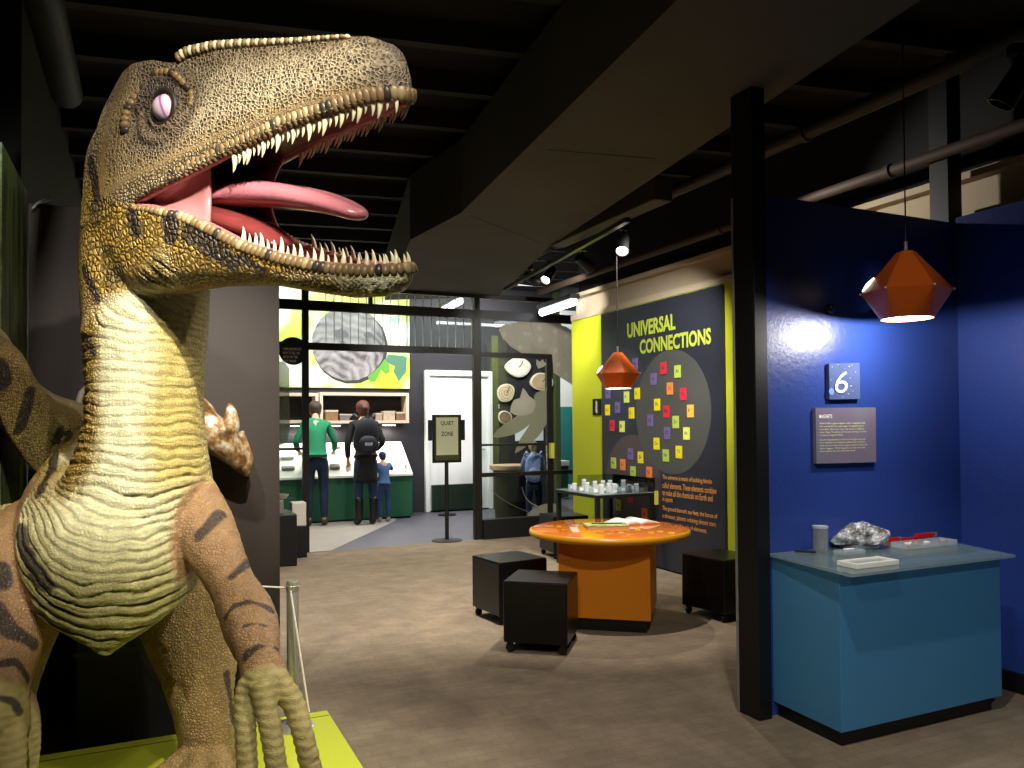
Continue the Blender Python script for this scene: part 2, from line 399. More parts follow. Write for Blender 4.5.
# rings of folds around the eye
de = np.sqrt((f_ - ef) ** 2 + (zh - ez) ** 2); headm = (f_ < .5) & (s_ > 0) & (z_ > yn(205))
rg = np.exp(-((de - .052) / .010) ** 2) * .011 - np.exp(-((de - .072) / .008) ** 2) * .005 + np.exp(-((de - .09) / .012) ** 2) * .008 - np.exp(-((de - .108) / .009) ** 2) * .004
lowback = sst(-.02, .05, -(zh - ez) - .4 * (f_ - ef) + .02)
disp += headm * rg * (.35 + .65 * lowback) * (1 - sst(.12, .15, de))
disp += headm * -.02 * np.exp(-(de / .045) ** 2)            # socket
over = sst(.0, .05, (zh - ez) + .25 * (ef - f_)) * (f_ < ef + .11)
disp += headm * over * .024 * np.exp(-((de - .098) / .020) ** 2)   # brow shelf
# nostril
nf, nzz = HP(362, 50, .05); dn_ = np.sqrt((f_ - nf) ** 2 + (zh - nzz) ** 2)
disp += (f_ > .7) * (s_ > 0) * (.006 * np.exp(-((dn_ - .024) / .008) ** 2) - .012 * np.exp(-(dn_ / .014) ** 2))
# coarse scale relief on cheeks, jaw and neck sides
P2 = P + N * disp[:, None]
setP(dm, P2)

# ---------------- pigment (where the hide is cream, ochre, brown or striped) plus painted shade and bounce
def C(h): return np.array(srgb(h)[:3])
col = np.tile(C('#b08a48'), (NV, 1))
def mixc(col, c, m): return col * (1 - m[:, None]) + C(c) * m[:, None]
n1 = vnoise(P, 9, 11); n2 = vnoise(P, 22, 12)
col = mixc(col, '#a89248', sst(2.5, 3.0, P[:, 1]) * .6)
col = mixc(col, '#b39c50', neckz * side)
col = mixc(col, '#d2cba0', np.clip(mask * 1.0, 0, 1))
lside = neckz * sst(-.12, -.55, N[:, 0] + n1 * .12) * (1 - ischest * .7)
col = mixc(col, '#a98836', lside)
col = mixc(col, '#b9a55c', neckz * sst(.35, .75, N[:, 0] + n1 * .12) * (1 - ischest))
col = mixc(col, '#958c48', neckz * sst(yn(470), yn(600), z_) * .95)  # olive lower chest, green bounce from the plinth painted in
up_ = (zh - np.interp(f_, LIP[0], LIP[1])) / np.maximum(np.interp(f_, TOP[0], TOP[1]) - np.interp(f_, LIP[0], LIP[1]), .02)
headz = ((f_ > -.14) & (z_ > yn(300))) * 1.0 * np.clip(1 - below_jaw * (f_ < .36), 0, 1)
jaw = headz * (zh < np.interp(f_, LLP[0], LLP[1]) + .004) * (f_ > -.02)
col = mixc(col, '#8f7850', headz * (1 - jaw))
col = mixc(col, '#b3a07c', headz * (1 - jaw) * sst(.2, .45, up_) * sst(.3, .42, f_))
col = mixc(col, '#7d6a4c', headz * (1 - jaw) * sst(.75, 1.02, up_ + n1 * .12))
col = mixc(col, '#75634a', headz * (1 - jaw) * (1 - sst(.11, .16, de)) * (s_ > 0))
col = mixc(col, '#5b4a38', headz * (1 - jaw) * np.exp(-((f_ - .27) / .09) ** 2) * sst(.55, .7, up_) * sst(1.0, .9, up_) * .8)  # crest hollow: dark brown scales plus painted shade
col = mixc(col, '#54473a', headz * (1 - jaw) * (s_ > 0) * over * (1 - sst(.075, .095, de)) * .9)  # shade under the brow shelf, painted into the hide
col = mixc(col, '#6f6150', headz * (1 - jaw) * sst(.93, 1.02, f_ + n1 * .03) * .8)
col = mixc(col, '#a98634', jaw)
col = mixc(col, '#6e5a2c', jaw * sst(.15, .5, n1 + n2 * .4 - .25 * sst(.4, .7, f_)))
col = mixc(col, '#a88a3e', headz * (1 - sst(.02, .14, f_)) * (1 - jaw) * sst(.5, .2, up_))
tail = sst(3.3, 3.5, P[:, 1])
col = mixc(col, '#9a8252', tail)
col = mixc(col, '#93704a', arms * .9); col = mixc(col, '#a99a5a', hand * .9); col = mixc(col, '#a07a48', lf * .7)
bv = BVHTree.FromPolygons([tuple(p) for p in P2], [tuple(p.vertices) for p in dm.polygons])
def hit(px, py):
    r = bv.ray_cast(CAM, ray(px, py)); return None if r[0] is None else np.array(r[0])
def stripe(pts, rpx, c='#2c221a', strength=.92):
    global col
    hp = [hit(*p) for p in pts]; hp = [h for h in hp if h is not None]
    if len(hp) < 1: return
    if len(hp) == 1: hp = hp * 2
    d = np.full(NV, 9.); rr = rpx * 1.15 / F_PX * hp[0][1]
    for a, b in zip(hp[:-1], hp[1:]):
        ab = b - a; L2 = ab @ ab + 1e-9; t = np.clip(((P2 - a) @ ab) / L2, 0, 1); d = np.minimum(d, np.linalg.norm(P2 - (a + t[:, None] * ab), axis=1))
    d = d + n2 * .006 + vnoise(P, 50, 21) * .003
    col = mixc(col, c, (1 - sst(rr * .8, rr * 1.15 + .003, d)) * strength)
for pts, r in [([(90, 160), (95, 180), (97, 198)], 5), ([(84, 268), (90, 285), (97, 300)], 4.5), ([(86, 338), (93, 352)], 5), ([(166, 206), (172, 222), (170, 236)], 7), ([(190, 232), (215, 250), (232, 262)], 9),
               ([(132, 214), (137, 232)], 6), ([(243, 258), (262, 270)], 5), ([(70, 434), (55, 455), (40, 495)], 4), ([(20, 530), (30, 560), (46, 584)], 8), ([(-4, 608), (10, 630), (34, 644)], 6), ([(2, 568), (4, 582)], 7),
               ([(2, 664), (16, 662), (28, 680)], 3), ([(0, 698), (14, 702), (20, 712)], 3.2), ([(199, 537), (210, 525), (221, 514)], 5.5), ([(232, 577), (240, 570), (248, 563)], 4.5),
               ([(225, 618), (234, 606), (246, 602), (272, 611)], 2.6), ([(244, 626), (252, 624), (266, 626)], 1.1), ([(246, 656), (256, 648), (278, 650)], 3.6),
               ([(30, 392), (26, 408), (20, 428)], 7), ([(60, 430), (56, 441)], 5), ([(0, 366), (5, 384)], 8), ([(8, 340), (16, 344)], 5), ([(227, 676), (231, 700), (233, 722)], 4), ([(150, 560), (152, 566)], 0.1)]:
    stripe(pts, r)
# scale size: 0 fine .. 1 coarse ; relief strength
rel = np.clip(1 - mask * .8 - arms * .72 - lf * .5 - hand * .9 - tail * .5, .05, 1); rel = np.maximum(rel, lside * .9)
big = np.clip(jaw * 1.0 + neckz * side * .9 + headz * (1 - sst(.1, .2, f_)) * .6, 0, 1)
ca = dm.color_attributes.new('pig_shade', 'FLOAT_COLOR', 'POINT')
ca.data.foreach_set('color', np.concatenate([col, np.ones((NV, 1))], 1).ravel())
inv = headz * (1 - jaw) * sst(.12, .25, up_) * sst(.02, .1, f_)
for nm, arr in (('rel', rel), ('big', big), ('inv', inv)):
    at_ = dm.attributes.new(nm, 'FLOAT', 'POINT'); at_.data.foreach_set('value', arr.astype(float))

t = NT('dinosaur_hide')
pg = t.n('ShaderNodeAttribute', attribute_name='pig_shade'); re = t.n('ShaderNodeAttribute', attribute_name='rel'); bg = t.n('ShaderNodeAttribute', attribute_name='big')
tc, tco = t.coord((1, 1, 1))
def vor(scale):
    d = t.n('ShaderNodeTexVoronoi', feature='DISTANCE_TO_EDGE', inp={'Scale': scale, 'Randomness': .8}); t.l(tc, tco, d, 0)
    m = t.n('ShaderNodeMapRange', inp={'From Max': .34 if scale > 60 else .3}); m.interpolation_type = 'SMOOTHSTEP'; t.l(d, 0, m, 0); return m
va = vor(88); vb = vor(58); vc = vor(230)
mx = t.n('ShaderNodeMix'); mx.data_type = 'FLOAT'; t.l(bg, 'Fac', mx, 0); t.l(va, 0, mx, 2); t.l(vb, 0, mx, 3)
iv = t.n('ShaderNodeAttribute', attribute_name='inv')
invm = t.n('ShaderNodeMath', operation='SUBTRACT', inp={0: 1}); t.l(mx, 0, invm, 1)
mx0 = mx; mx = t.n('ShaderNodeMix'); mx.data_type = 'FLOAT'; t.l(iv, 'Fac', mx, 0); t.l(mx0, 0, mx, 2); t.l(invm, 0, mx, 3)
# height = lerp(fine, mx, rel)
mh = t.n('ShaderNodeMath', operation='MULTIPLY'); t.l(mx, 0, mh, 0); t.l(re, 'Fac', mh, 1)
mf = t.n('ShaderNodeMath', operation='MULTIPLY_ADD', inp={1: .22}); t.l(vc, 0, mf, 0); t.l(mh, 0, mf, 2)
bp = t.n('ShaderNodeBump', inp={'Strength': 1.0, 'Distance': .0055}); t.l(mf, 0, bp, 'Height'); t.l(bp, 0, t.b, 'Normal')
# dark wash in the grooves between scales
gr = t.n('ShaderNodeMapRange', inp={'From Min': 0, 'From Max': .6, 'To Min': .30, 'To Max': 1.08}); t.l(mx, 0, gr, 0)
m1 = t.n('ShaderNodeMix'); m1.data_type = 'FLOAT'; m1.inputs[2].default_value = 1; t.l(re, 'Fac', m1, 0); t.l(gr, 0, m1, 3)
nn = t.n('ShaderNodeTexNoise', inp={'Scale': 35, 'Detail': 6}); t.l(tc, tco, nn, 0)
m2 = t.n('ShaderNodeMapRange', inp={'From Min': .3, 'From Max': .7, 'To Min': .8, 'To Max': 1.15}); t.l(nn, 'Fac', m2, 0)
m3 = t.n('ShaderNodeMath', operation='MULTIPLY'); t.l(m1, 0, m3, 0); t.l(m2, 0, m3, 1)
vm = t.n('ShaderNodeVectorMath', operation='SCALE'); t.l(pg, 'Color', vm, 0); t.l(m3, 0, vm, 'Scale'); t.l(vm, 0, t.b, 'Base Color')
t.b.inputs['Roughness'].default_value = .4; t.b.inputs['Specular IOR Level'].default_value = .5
HIDE = t.mat
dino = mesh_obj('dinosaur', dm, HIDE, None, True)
tag(dino, 'tall striped dinosaur model with gaping toothed mouth on the lime green plinth', 'dinosaur')

# ---------------- eye, lips, crest, teeth, mouth
t = NT('eye_enamel'); tcn, o_ = t.coord((1, 1, 1), 'Object')
sx = t.n('ShaderNodeSeparateXYZ'); t.l(tcn, o_, sx, 0)
ax = t.n('ShaderNodeMath', operation='ABSOLUTE'); t.l(sx, 0, ax, 0)
r_ = t.ramp(ax, 0, [(0.0, srgb('#7d4a9c')), (.0022, srgb('#9a62b0')), (.0048, srgb('#e2c3cb')), (.04, srgb('#e9d6d2'))])
t.l(r_, 0, t.b, 'Base Color'); t.b.inputs['Roughness'].default_value = .12; t.b.inputs['Coat Weight'].default_value = .6
EYEM = t.mat
LID = flat('eyelid_black', '#2a221c', .5)
HM = Matrix((HF, HS, Vector((0, 0, 1)))).transposed().to_4x4()
for sgn in (1, -1):
    ss = .100
    eb = MB().ball((0, 0, 0), .0415, 32, 20).build('eyeball', EYEM, dino, True)
    eb.matrix_world = Matrix.Translation(H(ef, sgn * (ss - .003), ez)) @ HM @ Matrix.Rotation(math.radians(sgn * -24), 4, 'Z') @ Matrix.Rotation(math.radians(-14), 4, 'Y')
    eb.rotation_mode = 'XYZ'
    ring = [(math.cos(a) * .046, sgn * .010, math.sin(a) * .048) for a in np.linspace(0, 2 * PI, 33)[:-1]]
    m = MB(); nr = 8; vs = []; fs = []
    for i, c in enumerate(ring):
        for k in range(nr):
            th = 2 * PI * k / nr; d = Vector((c[0], 0, c[2])).normalized()
            vs.append(Vector(c) + d * (.011 * math.cos(th)) + Vector((0, .010 * math.sin(th), 0)))
    for i in range(32):
        for k in range(nr): fs.append((i * nr + k, i * nr + (k + 1) % nr, ((i + 1) % 32) * nr + (k + 1) % nr, ((i + 1) % 32) * nr + k))
    m.add(vs, fs); lid = m.build('eyelid', LID, dino, True); lid.matrix_world = Matrix.Translation(H(ef, sgn * ss, ez)) @ HM

SCU = [flat('scute_cream', '#a08c62', .4), flat('scute_brown', '#7c6440', .4), flat('scute_dark', '#3a3029', .35), flat('scute_pale', '#cfc299', .4)]
def scute_row(name, path, nrm, size, choose, step=.016, lab=None):
    """overlapping rounded scutes along a world path; nrm(i) outward direction"""
    pts = [Vector(p) for p in path]; L = [0]
    for a, b in zip(pts[:-1], pts[1:]): L.append(L[-1] + (b - a).length)
    m = MB(); n = int(L[-1] / step); Pn = np.array(pts); La = np.array(L)
    for i in range(n):
        l = (i + .5) * step; p = Vector([float(np.interp(l, La, Pn[:, k])) for k in range(3)]); q = Vector([float(np.interp(l + .004, La, Pn[:, k])) for k in range(3)])
        t_ = (q - p).normalized(); u_ = nrm(l / L[-1]); u_ = (u_ - t_ * u_.dot(t_)).normalized(); w_ = t_.cross(u_)
        M = Matrix.Translation(p) @ Matrix((t_, u_, w_)).transposed().to_4x4()
        r = size(l / L[-1]); m.ball((0, 0, 0), (step * .66, r[0], r[1]), 10, 7, choose(i, l / L[-1]), M)
    return m.build(name, SCU, dino, True)
def lippath(c, wk, f0, f1, dz, sg):
    return [H(f, sg * (wf(min(f, 1.055)) * wk), ci(c, f) + dz) for f in np.linspace(f0, f1, 60)]
rr = random.Random(3)
def ch(i, t): return rr.choice([0, 1, 1, 1, 1]) if (i // 2) % 5 or i % 3 == 0 else 2
fa = HP(129, 205, .13)[0]
ul = lippath(LIP, .95, fa, FE - .006, .014, 1); ulf = lippath(LIP, .95, fa, FE - .006, .014, -1)
scute_row('lip', ul + ulf[::-1], lambda t: (HS if t < .47 else (HF if t < .53 else -HS)) + Vector((0, 0, -.3)), lambda t: (.0085, .0195 - .013 * (abs(t - .5) * 2) ** 6), ch, .0175)
ll = lippath(LLP, .955, fa, FL - .006, -.009, 1); llf = lippath(LLP, .955, fa, FL - .006, -.009, -1)
scute_row('lip', ll + llf[::-1], lambda t: (HS if t < .47 else (HF if t < .53 else -HS)) + Vector((0, 0, .3)), lambda t: (.0085, .0165 - .010 * (abs(t - .5) * 2) ** 6), ch, .0175)
def crest(sg):
    pts = []
    for f in np.linspace(HP(179, 62, .08)[0], .92, 50):
        w = wf(f); wt = w * np.interp(f, [0, .2, .5, .8, 1.0], [.50, .62, .55, .52, .5])
        pts.append(H(f, sg * (wt + .003), ci(TOP, f) + np.interp(f, [0, .1, .22, .5, .8, .9], [.0, .006, .012, .006, .002, -.002])))
    scute_row('crest_ridge', pts, lambda t: HS * sg, lambda t: (.012 - .005 * t, .016 - .010 * t), lambda i, t: 3 if i % 2 else 1, .0150)
crest(1); crest(-1)
def snap(p, sg):
    o = p + HS * sg * .4; r = bv.ray_cast(o, -HS * sg); return p if r[0] is None else r[0]
def brow(sg):
    pts = [H(ef + dx, sg * s, ez + dz) for dx, dz, s in [(-.135, -.05, .125), (-.145, -.01, .12), (-.14, .035, .108), (-.115, .075, .098), (-.07, .10, .09), (-.02, .104, .088), (.03, .092, .092), (.07, .06, .10), (.095, .015, .107), (.10, -.02, .112)]]
    pts = [snap(Vector(p), sg) for p in spline([tuple(p) for p in pts], 5)]
    scute_row('brow_ridge', pts, lambda t: HS * sg, lambda t: (.012 - .006 * t, .017 - .008 * t), lambda i, t: 1 if i % 4 else 2, .0185)
brow(1); brow(-1)

def rootcurve(c, wk, sg, f): return H(f, sg * (wf(min(f, 1.05)) * wk - .012), ci(c, f))
TOOTH = flat('tooth_ivory', '#e6dcae', .25, coat=.3)
def tooth_mesh():
    m = MB(); S = spline([(0, 0, 0.010, .0085), (0, 0, -.006, .0090), (-.001, 0, -.022, .0070), (-.004, 0, -.036, .0042), (-.009, 0, -.048, .0009)], 3)
    m.tube([s[:3] for s in S], [float(s[3]) for s in S], n=10); return m.mesh('tooth')
TM = tooth_mesh(); TM.materials.append(TOOTH); TM.polygons.foreach_set('use_smooth', [True] * len(TM.polygons))
def put_tooth(p, fwd, down, k):
    o = bpy.data.objects.new('tooth', TM); COL.objects.link(o); o.parent = dino
    y = down.cross(fwd).normalized(); x = y.cross(down).normalized()
    o.matrix_world = Matrix.Translation(p) @ Matrix((x, y, -down)).transposed().to_4x4() @ Matrix.Diagonal((k * .95, k * .8, k, 1))
tr_ = random.Random(5)
def tooth_row(c, sg, f0, f1, n, up, kf, wk=.95):
    for i in range(n):
        f = f0 + (f1 - f0) * i / (n - 1); p = rootcurve(c, wk, sg, f)
        d = Vector((0, 0, 1 if up else -1)) - HS * sg * .10 + HF * (.0 if up else -.05) + HF * tr_.uniform(-.08, .08)
        put_tooth(p, HF, d.normalized(), kf(i, f))
big_ = lambda i, f: (1.08 if i % 3 == 0 else (.68 if i % 3 == 1 else .86)) * tr_.uniform(.9, 1.08) * np.interp(f, [.3, .5, 1.0], [.75, 1, .85])
F0 = HP(228, 152, .12)[0]; tooth_row(LIP, 1, F0, FE - .03, 30, False, big_)
tooth_row(LIP, -1, F0 + .06, FE - .03, 26, False, lambda i, f: big_(i, f) * .85)
F1 = HP(236, 240, .12)[0]; tooth_row(LLP, 1, F1, FL - .03, 22, True, lambda i, f: big_(i, f) * .9)
tooth_row(LLP, -1, F1 + .08, FL - .03, 16, True, lambda i, f: big_(i, f) * .8)
PINK = flat('gum_pink', '#a86c6a', .3, coat=.5, var=.15, vscale=9, bump=.15, bscale=40)
TONG = flat('tongue_pink', '#b06a6f', .28, coat=.6, var=.1, vscale=12, bump=.2, bscale=90)
RED = flat('mouth_red', '#6a2c2a', .25, coat=.6, var=.3, vscale=7, bump=.3, bscale=30)
DARK = flat('throat_maroon', '#3a1414', .5)
# gums: bands just inside both lips
def gum(c, dz, f0, f1):
    for sg in (1, -1):
        pts = [H(f, sg * (wf(min(f, 1.04)) * .95 - .014), ci(c, f) + dz) for f in np.linspace(f0, f1, 40)]
        MB().tube(pts, .012, n=10).build('gum', PINK, dino, True)
gum(LIP, .006, .05, FE - .03); gum(LLP, -.006, .05, FL - .03)
# cheek membranes on both sides, throat wall
def membrane(sg, cols, name='cheek_membrane', mat=PINK):
    rs = []
    for (f, zt, zb, s) in cols:
        r = []
        for k in range(13):
            t_ = k / 12; r.append((f - .030 * math.sin(PI * t_) * (1 if f > .2 else .3), s - .030 * math.sin(PI * t_), zt + (zb - zt) * t_))
        rs.append(r)
    vs = []; fs = []; n = 13; m = len(rs)
    for off in (0, -.008):
        vs += [H(a, sg * (b + off), c_) for r in rs for a, b, c_ in r]
    K = m * n
    for i in range(m - 1):
        for k in range(n - 1):
            a = i * n + k; fs += [(a, a + 1, a + n + 1, a + n), (K + a, K + a + n, K + a + n + 1, K + a + 1)]
    edge = [i * n for i in range(m)] + [(m - 1) * n + k for k in range(1, n)] + [i * n + n - 1 for i in range(m - 2, -1, -1)] + [k for k in range(n - 2, 0, -1)]
    for a, b in zip(edge, edge[1:] + edge[:1]): fs.append((a, b, K + b, K + a))
    MB().add(vs, fs).build(name, mat, dino, True)
fb = HP(206, 190, .11)[0]
cols = [(f, ci(LIP, f) + .012, ci(LLP, f) - .012, wf(f) - .022) for f in np.linspace(fa + .005, fb, 14)]
membrane(1, cols)
cols2 = [(f, ci(LIP, f) + .012, ci(LLP, f) - .012, wf(f) - .022) for f in np.linspace(fa + .005, fb + .10, 14)]
membrane(-1, cols2)
vs, fs = [], []
rs = []
for f, k in [(fa + .02, 1), (fa + .05, 1)]:
    r = []
    zt, zb = ci(LIP, f + .06) + .02, ci(LLP, f + .06) - .02; zc = (zt + zb) / 2
    for j in range(20):
        a = 2 * PI * j / 20; r.append(H(f + .015 * k, math.cos(a) * .12, zc + math.sin(a) * (zt - zb) / 2 * 1.2))
    rs.append(r)
MB().add(*rings(rs, '')).build('throat', DARK, dino, True)
# tongue: base rising out of the throat and free blade
def hl(px, py, s=0): f, z = HP(px, py, s); return f, z
def hloft(rows, name, mat, sub=5, n=24):
    S = spline([hl(px, py) + (hw, hh, sg) for px, py, hw, hh, sg in rows], sub); rs = []
    for i, q in enumerate(S):
        a, b = S[max(i - 1, 0)], S[min(i + 1, len(S) - 1)]; t_ = np.array([b[0] - a[0], b[1] - a[1]]); t_ = t_ / (np.linalg.norm(t_) + 1e-9); nn_ = np.array([-t_[1], t_[0]])
        r = []
        for k in range(n):
            th = 2 * PI * k / n; cy = math.cos(th) * q[2]; h_ = math.sin(th) * q[3]
            if h_ > 0: h_ *= (1 - q[4] * math.exp(-(cy / (q[2] * .25 + 1e-6)) ** 2))
            r.append(H(q[0] + nn_[0] * h_, cy, q[1] + nn_[1] * h_))
        rs.append(r)
    return MB().add(*rings(rs, '')).build(name, mat, dino, True)
hloft([(195, 205, .05, .03, 0), (222, 196, .055, .034, .3), (252, 193, .06, .040, .4), (285, 195, .06, .036, .4), (315, 200, .056, .031, .35), (338, 206, .052, .026, .3), (354, 212, .042, .021, .2), (362, 215, .026, .014, 0), (365, 216, .008, .005, 0)], 'tongue', TONG)
hloft([(190, 215, .07, .03, 0), (215, 216, .075, .035, 0), (245, 224, .07, .032, 0), (268, 234, .06, .024, 0), (285, 245, .045, .012, 0)], 'tongue_root', RED)
# mouth floor and palate lining
def lining(c, off, name, f0, f1, up):
    rs = []
    for f in np.linspace(f0, f1, 30):
        w = wf(min(f, 1.04)) - .026; T = ci(c, f); r = []
        for k in range(21):
            a = -1 + 2 * k / 20; dep = off * (1 - abs(a) ** 2.5); r.append(H(f, a * w, T + dep))
        for k in range(20, -1, -1):
            a = -1 + 2 * k / 20; dep = off * (1 - abs(a) ** 2.5) + (.01 if up else -.01); r.append(H(f, a * w, T + dep))
        rs.append(r)
    MB().add(*rings(rs, '')).build(name, RED, dino, True)
lining(LIP, .030, 'palate', .10, FE - .06, True)
lining(LLP, -.022, 'mouth_floor', .10, FL - .06, False)
# claws
CLAW = flat('claw_horn', '#4d4234', .3, coat=.4)
for rows in [[(252, 845, 1.925, .021), (253, 875, 1.92, .016), (256, 905, 1.95, .002)], [(284, 855, 1.9, .021), (286, 885, 1.9, .016), (288, 915, 1.93, .002)], [(316, 835, 1.95, .021), (318, 865, 1.95, .016), (320, 890, 1.98, .002)], [(8, 845, 2.02, .021), (7, 875, 2.02, .016), (7, 900, 2.05, .002)], [(-30, 805, 2.0, .021), (-31, 835, 2.0, .016), (-31, 860, 2.03, .002)], [(24, 806, 2.16, .017), (23, 830, 2.16, .012), (22, 850, 2.18, .002)]]:
    S = spline([tuple(at(a, b, c)) + (r,) for a, b, c, r in rows], 4)
    MB().tube([s[:3] for s in S], [float(s[3]) for s in S], n=12).build('claw', CLAW, dino, True)
# dorsal ridge scutes on the tail
tl = []
for s in spline(tors[8:], 6):
    r = bv.ray_cast(Vector(s[:3]) + Vector((0, 0, .6)), Vector((0, 0, -1)))
    if r[0] is not None and abs(r[0].z - s[2]) < .3: tl.append(r[0] + Vector((0, 0, .010)))
print('tail ridge', len(tl)); MB().tube(tl, [.026] * len(tl), n=8).build('tail_ridge', SCU[0], dino, True)
# ================================================================ helpers for the room
def thing(name, loc, rz, label, cat, group=None):
    e = empty(name, loc, rz, label, cat, group); return e
def pinv(e): return (Matrix.Translation(e.location) @ Matrix.Rotation(e.rotation_euler[2], 4, 'Z')).inverted()
def wc(mb, name, mat, e, smooth=False, bevel=0, autosm=None):
    """mesh given in world coordinates, made a child of the empty e"""
    me = mb.mesh(name); me.transform(pinv(e)); o = mesh_obj(name, me, mat, e, smooth)
    if bevel:
        b = o.modifiers.new('bevel', 'BEVEL'); b.width = bevel; b.segments = 2; b.limit_method = 'ANGLE'; b.angle_limit = math.radians(40)
    if autosm: me.polygons.foreach_set('use_smooth', [True] * len(me.polygons)); me.set_sharp_from_angle(angle=math.radians(autosm))
    return o
ROOM = Matrix((U, V, Z)).transposed().to_4x4()           # room (u,v,z) -> world
def rbox(m, u0, u1, v0, v1, z0, z1, mi=0): return m.box(u0, u1, v0, v1, z0, z1, mi, ROOM)
def struct(name, mb, mat, **k): return tag(mb.build(name, mat, **k), kind='structure')
def pv(px, py, v): return onp(px, py, V * v, V)
def pu(px, py, u): return onp(px, py, U * u, U)
def plate(m, pts, nrm, th, mi=0):
    """flat polygon of world points given a thickness along nrm"""
    n = len(pts); m.add([tuple(p) for p in pts] + [tuple(p + nrm * th) for p in pts], [tuple(range(n)), tuple(reversed(range(n, 2 * n)))] + [(k, n + k, n + (k + 1) % n, (k + 1) % n) for k in range(n)], mi); return m
def smoothpoly(pts, m=5):
    n = len(pts); out = []
    for i in range(n):
        p = [np.array(pts[(i + j) % n], float) for j in (-1, 0, 1, 2)]
        for j in range(m):
            t_ = j / m; out.append(tuple(.5 * ((2 * p[1]) + (-p[0] + p[2]) * t_ + (2 * p[0] - 5 * p[1] + 4 * p[2] - p[3]) * t_ ** 2 + (-p[0] + 3 * p[1] - 3 * p[2] + p[3]) * t_ ** 3)))
    return out
def fit_text(name, body, p0, w, h, xd, mat, e, nrm, depth=.002, bold=.0, **k):
    """text whose lower left corner is p0, scaled to w by h"""
    o = text_obj(name, body, 1.0, mat, Matrix.Identity(4), None, 0.0, bold=bold, ay='BOTTOM_BASELINE', **k)
    me = o.data; Pm = getP(me); mn = Pm.min(0); mx_ = Pm.max(0)
    S = Matrix.Diagonal((w / (mx_[0] - mn[0]), h / (mx_[1] - mn[1]), 1, 1)) @ Matrix.Translation((-mn[0], -mn[1], 0))
    me.transform(frame(p0 + nrm * depth, xd, Z, nrm) @ S)
    if e is not None: me.transform(pinv(e) if e.type == 'EMPTY' else Matrix.Identity(4)); o.parent = e
    return o

# ================================================================ materials of the room
def carpet():
    t = NT('carpet_brown'); c, o = t.coord((1, 1, 1))
    mp = t.n('ShaderNodeMapping'); mp.inputs['Rotation'].default_value = (0, 0, -RA); t.l(c, o, mp, 0)
    br = t.n('ShaderNodeTexBrick', inp={'Scale': 4.0, 'Color1': srgb('#8d7e6b'), 'Color2': srgb('#867764'), 'Mortar': srgb('#827360'), 'Mortar Size': .03, 'Mortar Smooth': 1.0, 'Brick Width': .5, 'Row Height': .25, 'Bias': 0.0})
    t.l(mp, 0, br, 0)
    n1 = t.n('ShaderNodeTexNoise', inp={'Scale': 5, 'Detail': 6, 'Roughness': .65}); t.l(mp, 0, n1, 0)
    r = t.ramp(n1, 'Fac', [(.3, (.78, .78, .8)), (.7, (1.15, 1.13, 1.1))])
    m = t.n('ShaderNodeMix'); m.data_type = 'RGBA'; m.blend_type = 'MULTIPLY'; m.inputs[0].default_value = 1; t.l(br, 0, m, 6); t.l(r, 0, m, 7)
    n2 = t.n('ShaderNodeTexNoise', inp={'Scale': 220, 'Detail': 3}); t.l(mp, 0, n2, 0)
    r2 = t.ramp(n2, 'Fac', [(.35, (.75, .75, .75)), (.65, (1.2, 1.2, 1.2))])
    m2 = t.n('ShaderNodeMix'); m2.data_type = 'RGBA'; m2.blend_type = 'MULTIPLY'; m2.inputs[0].default_value = 1; t.l(m, 2, m2, 6); t.l(r2, 0, m2, 7)
    t.l(m2, 2, t.b, 'Base Color'); t.b.inputs['Roughness'].default_value = .95; t.b.inputs['Specular IOR Level'].default_value = .1
    bp = t.n('ShaderNodeBump', inp={'Strength': .5, 'Distance': .004}); t.l(n2, 'Fac', bp, 'Height'); t.l(bp, 0, t.b, 'Normal'); return t.mat
CARPET = carpet()
GREYF = flat('floor_vinyl_grey', '#5d5c64', .5, var=.08, vscale=2); BEIGEF = flat('floor_vinyl_beige', '#a39a90', .5, var=.08, vscale=2)
CEIL = flat('ceiling_black', '#0e0f10', .9); JOIST = flat('joist_dark', '#2a2a2b', .85)
DUCT = flat('duct_dark_grey', '#4a4743', .8, var=.15, vscale=1.2)
WALLB = flat('wall_charcoal', '#3b312a', .62, bump=.08, bscale=90)
t = NT('wall_blue_gloss'); c, o = t.coord((1, 1, 1)); n1 = t.n('ShaderNodeTexNoise', inp={'Scale': 34, 'Detail': 7, 'Roughness': .7}); t.l(c, o, n1, 0)
bp = t.n('ShaderNodeBump', inp={'Strength': .22, 'Distance': .012}); t.l(n1, 'Fac', bp, 'Height'); t.l(bp, 0, t.b, 'Normal')
t.b.inputs['Base Color'].default_value = srgb('#283f88'); t.b.inputs['Roughness'].default_value = .34
BLUEW = t.mat
YEL = flat('wall_lime_yellow', '#b3bb22', .5); PLIN = flat('plinth_lime', '#c9d038', .42, var=.04, vscale=2)
BEIGE = flat('wall_beige', '#a89a80', .8, var=.1, vscale=2); BROWNP = flat('pipe_brown', '#3b2b22', .7)
FRAMEM = flat('frame_bronze_black', '#17130f', .4); DARKW = flat('wall_backroom_dark', '#27262b', .6)
TEAL = flat('wall_teal', '#2f7f78', .6); WHITEW = flat('white_paint', '#e8e8e6', .5); OLIVE = flat('wall_olive', '#4d5431', .6)
METAL = flat('brushed_steel', '#c9c4b4', .38, metal=.75)
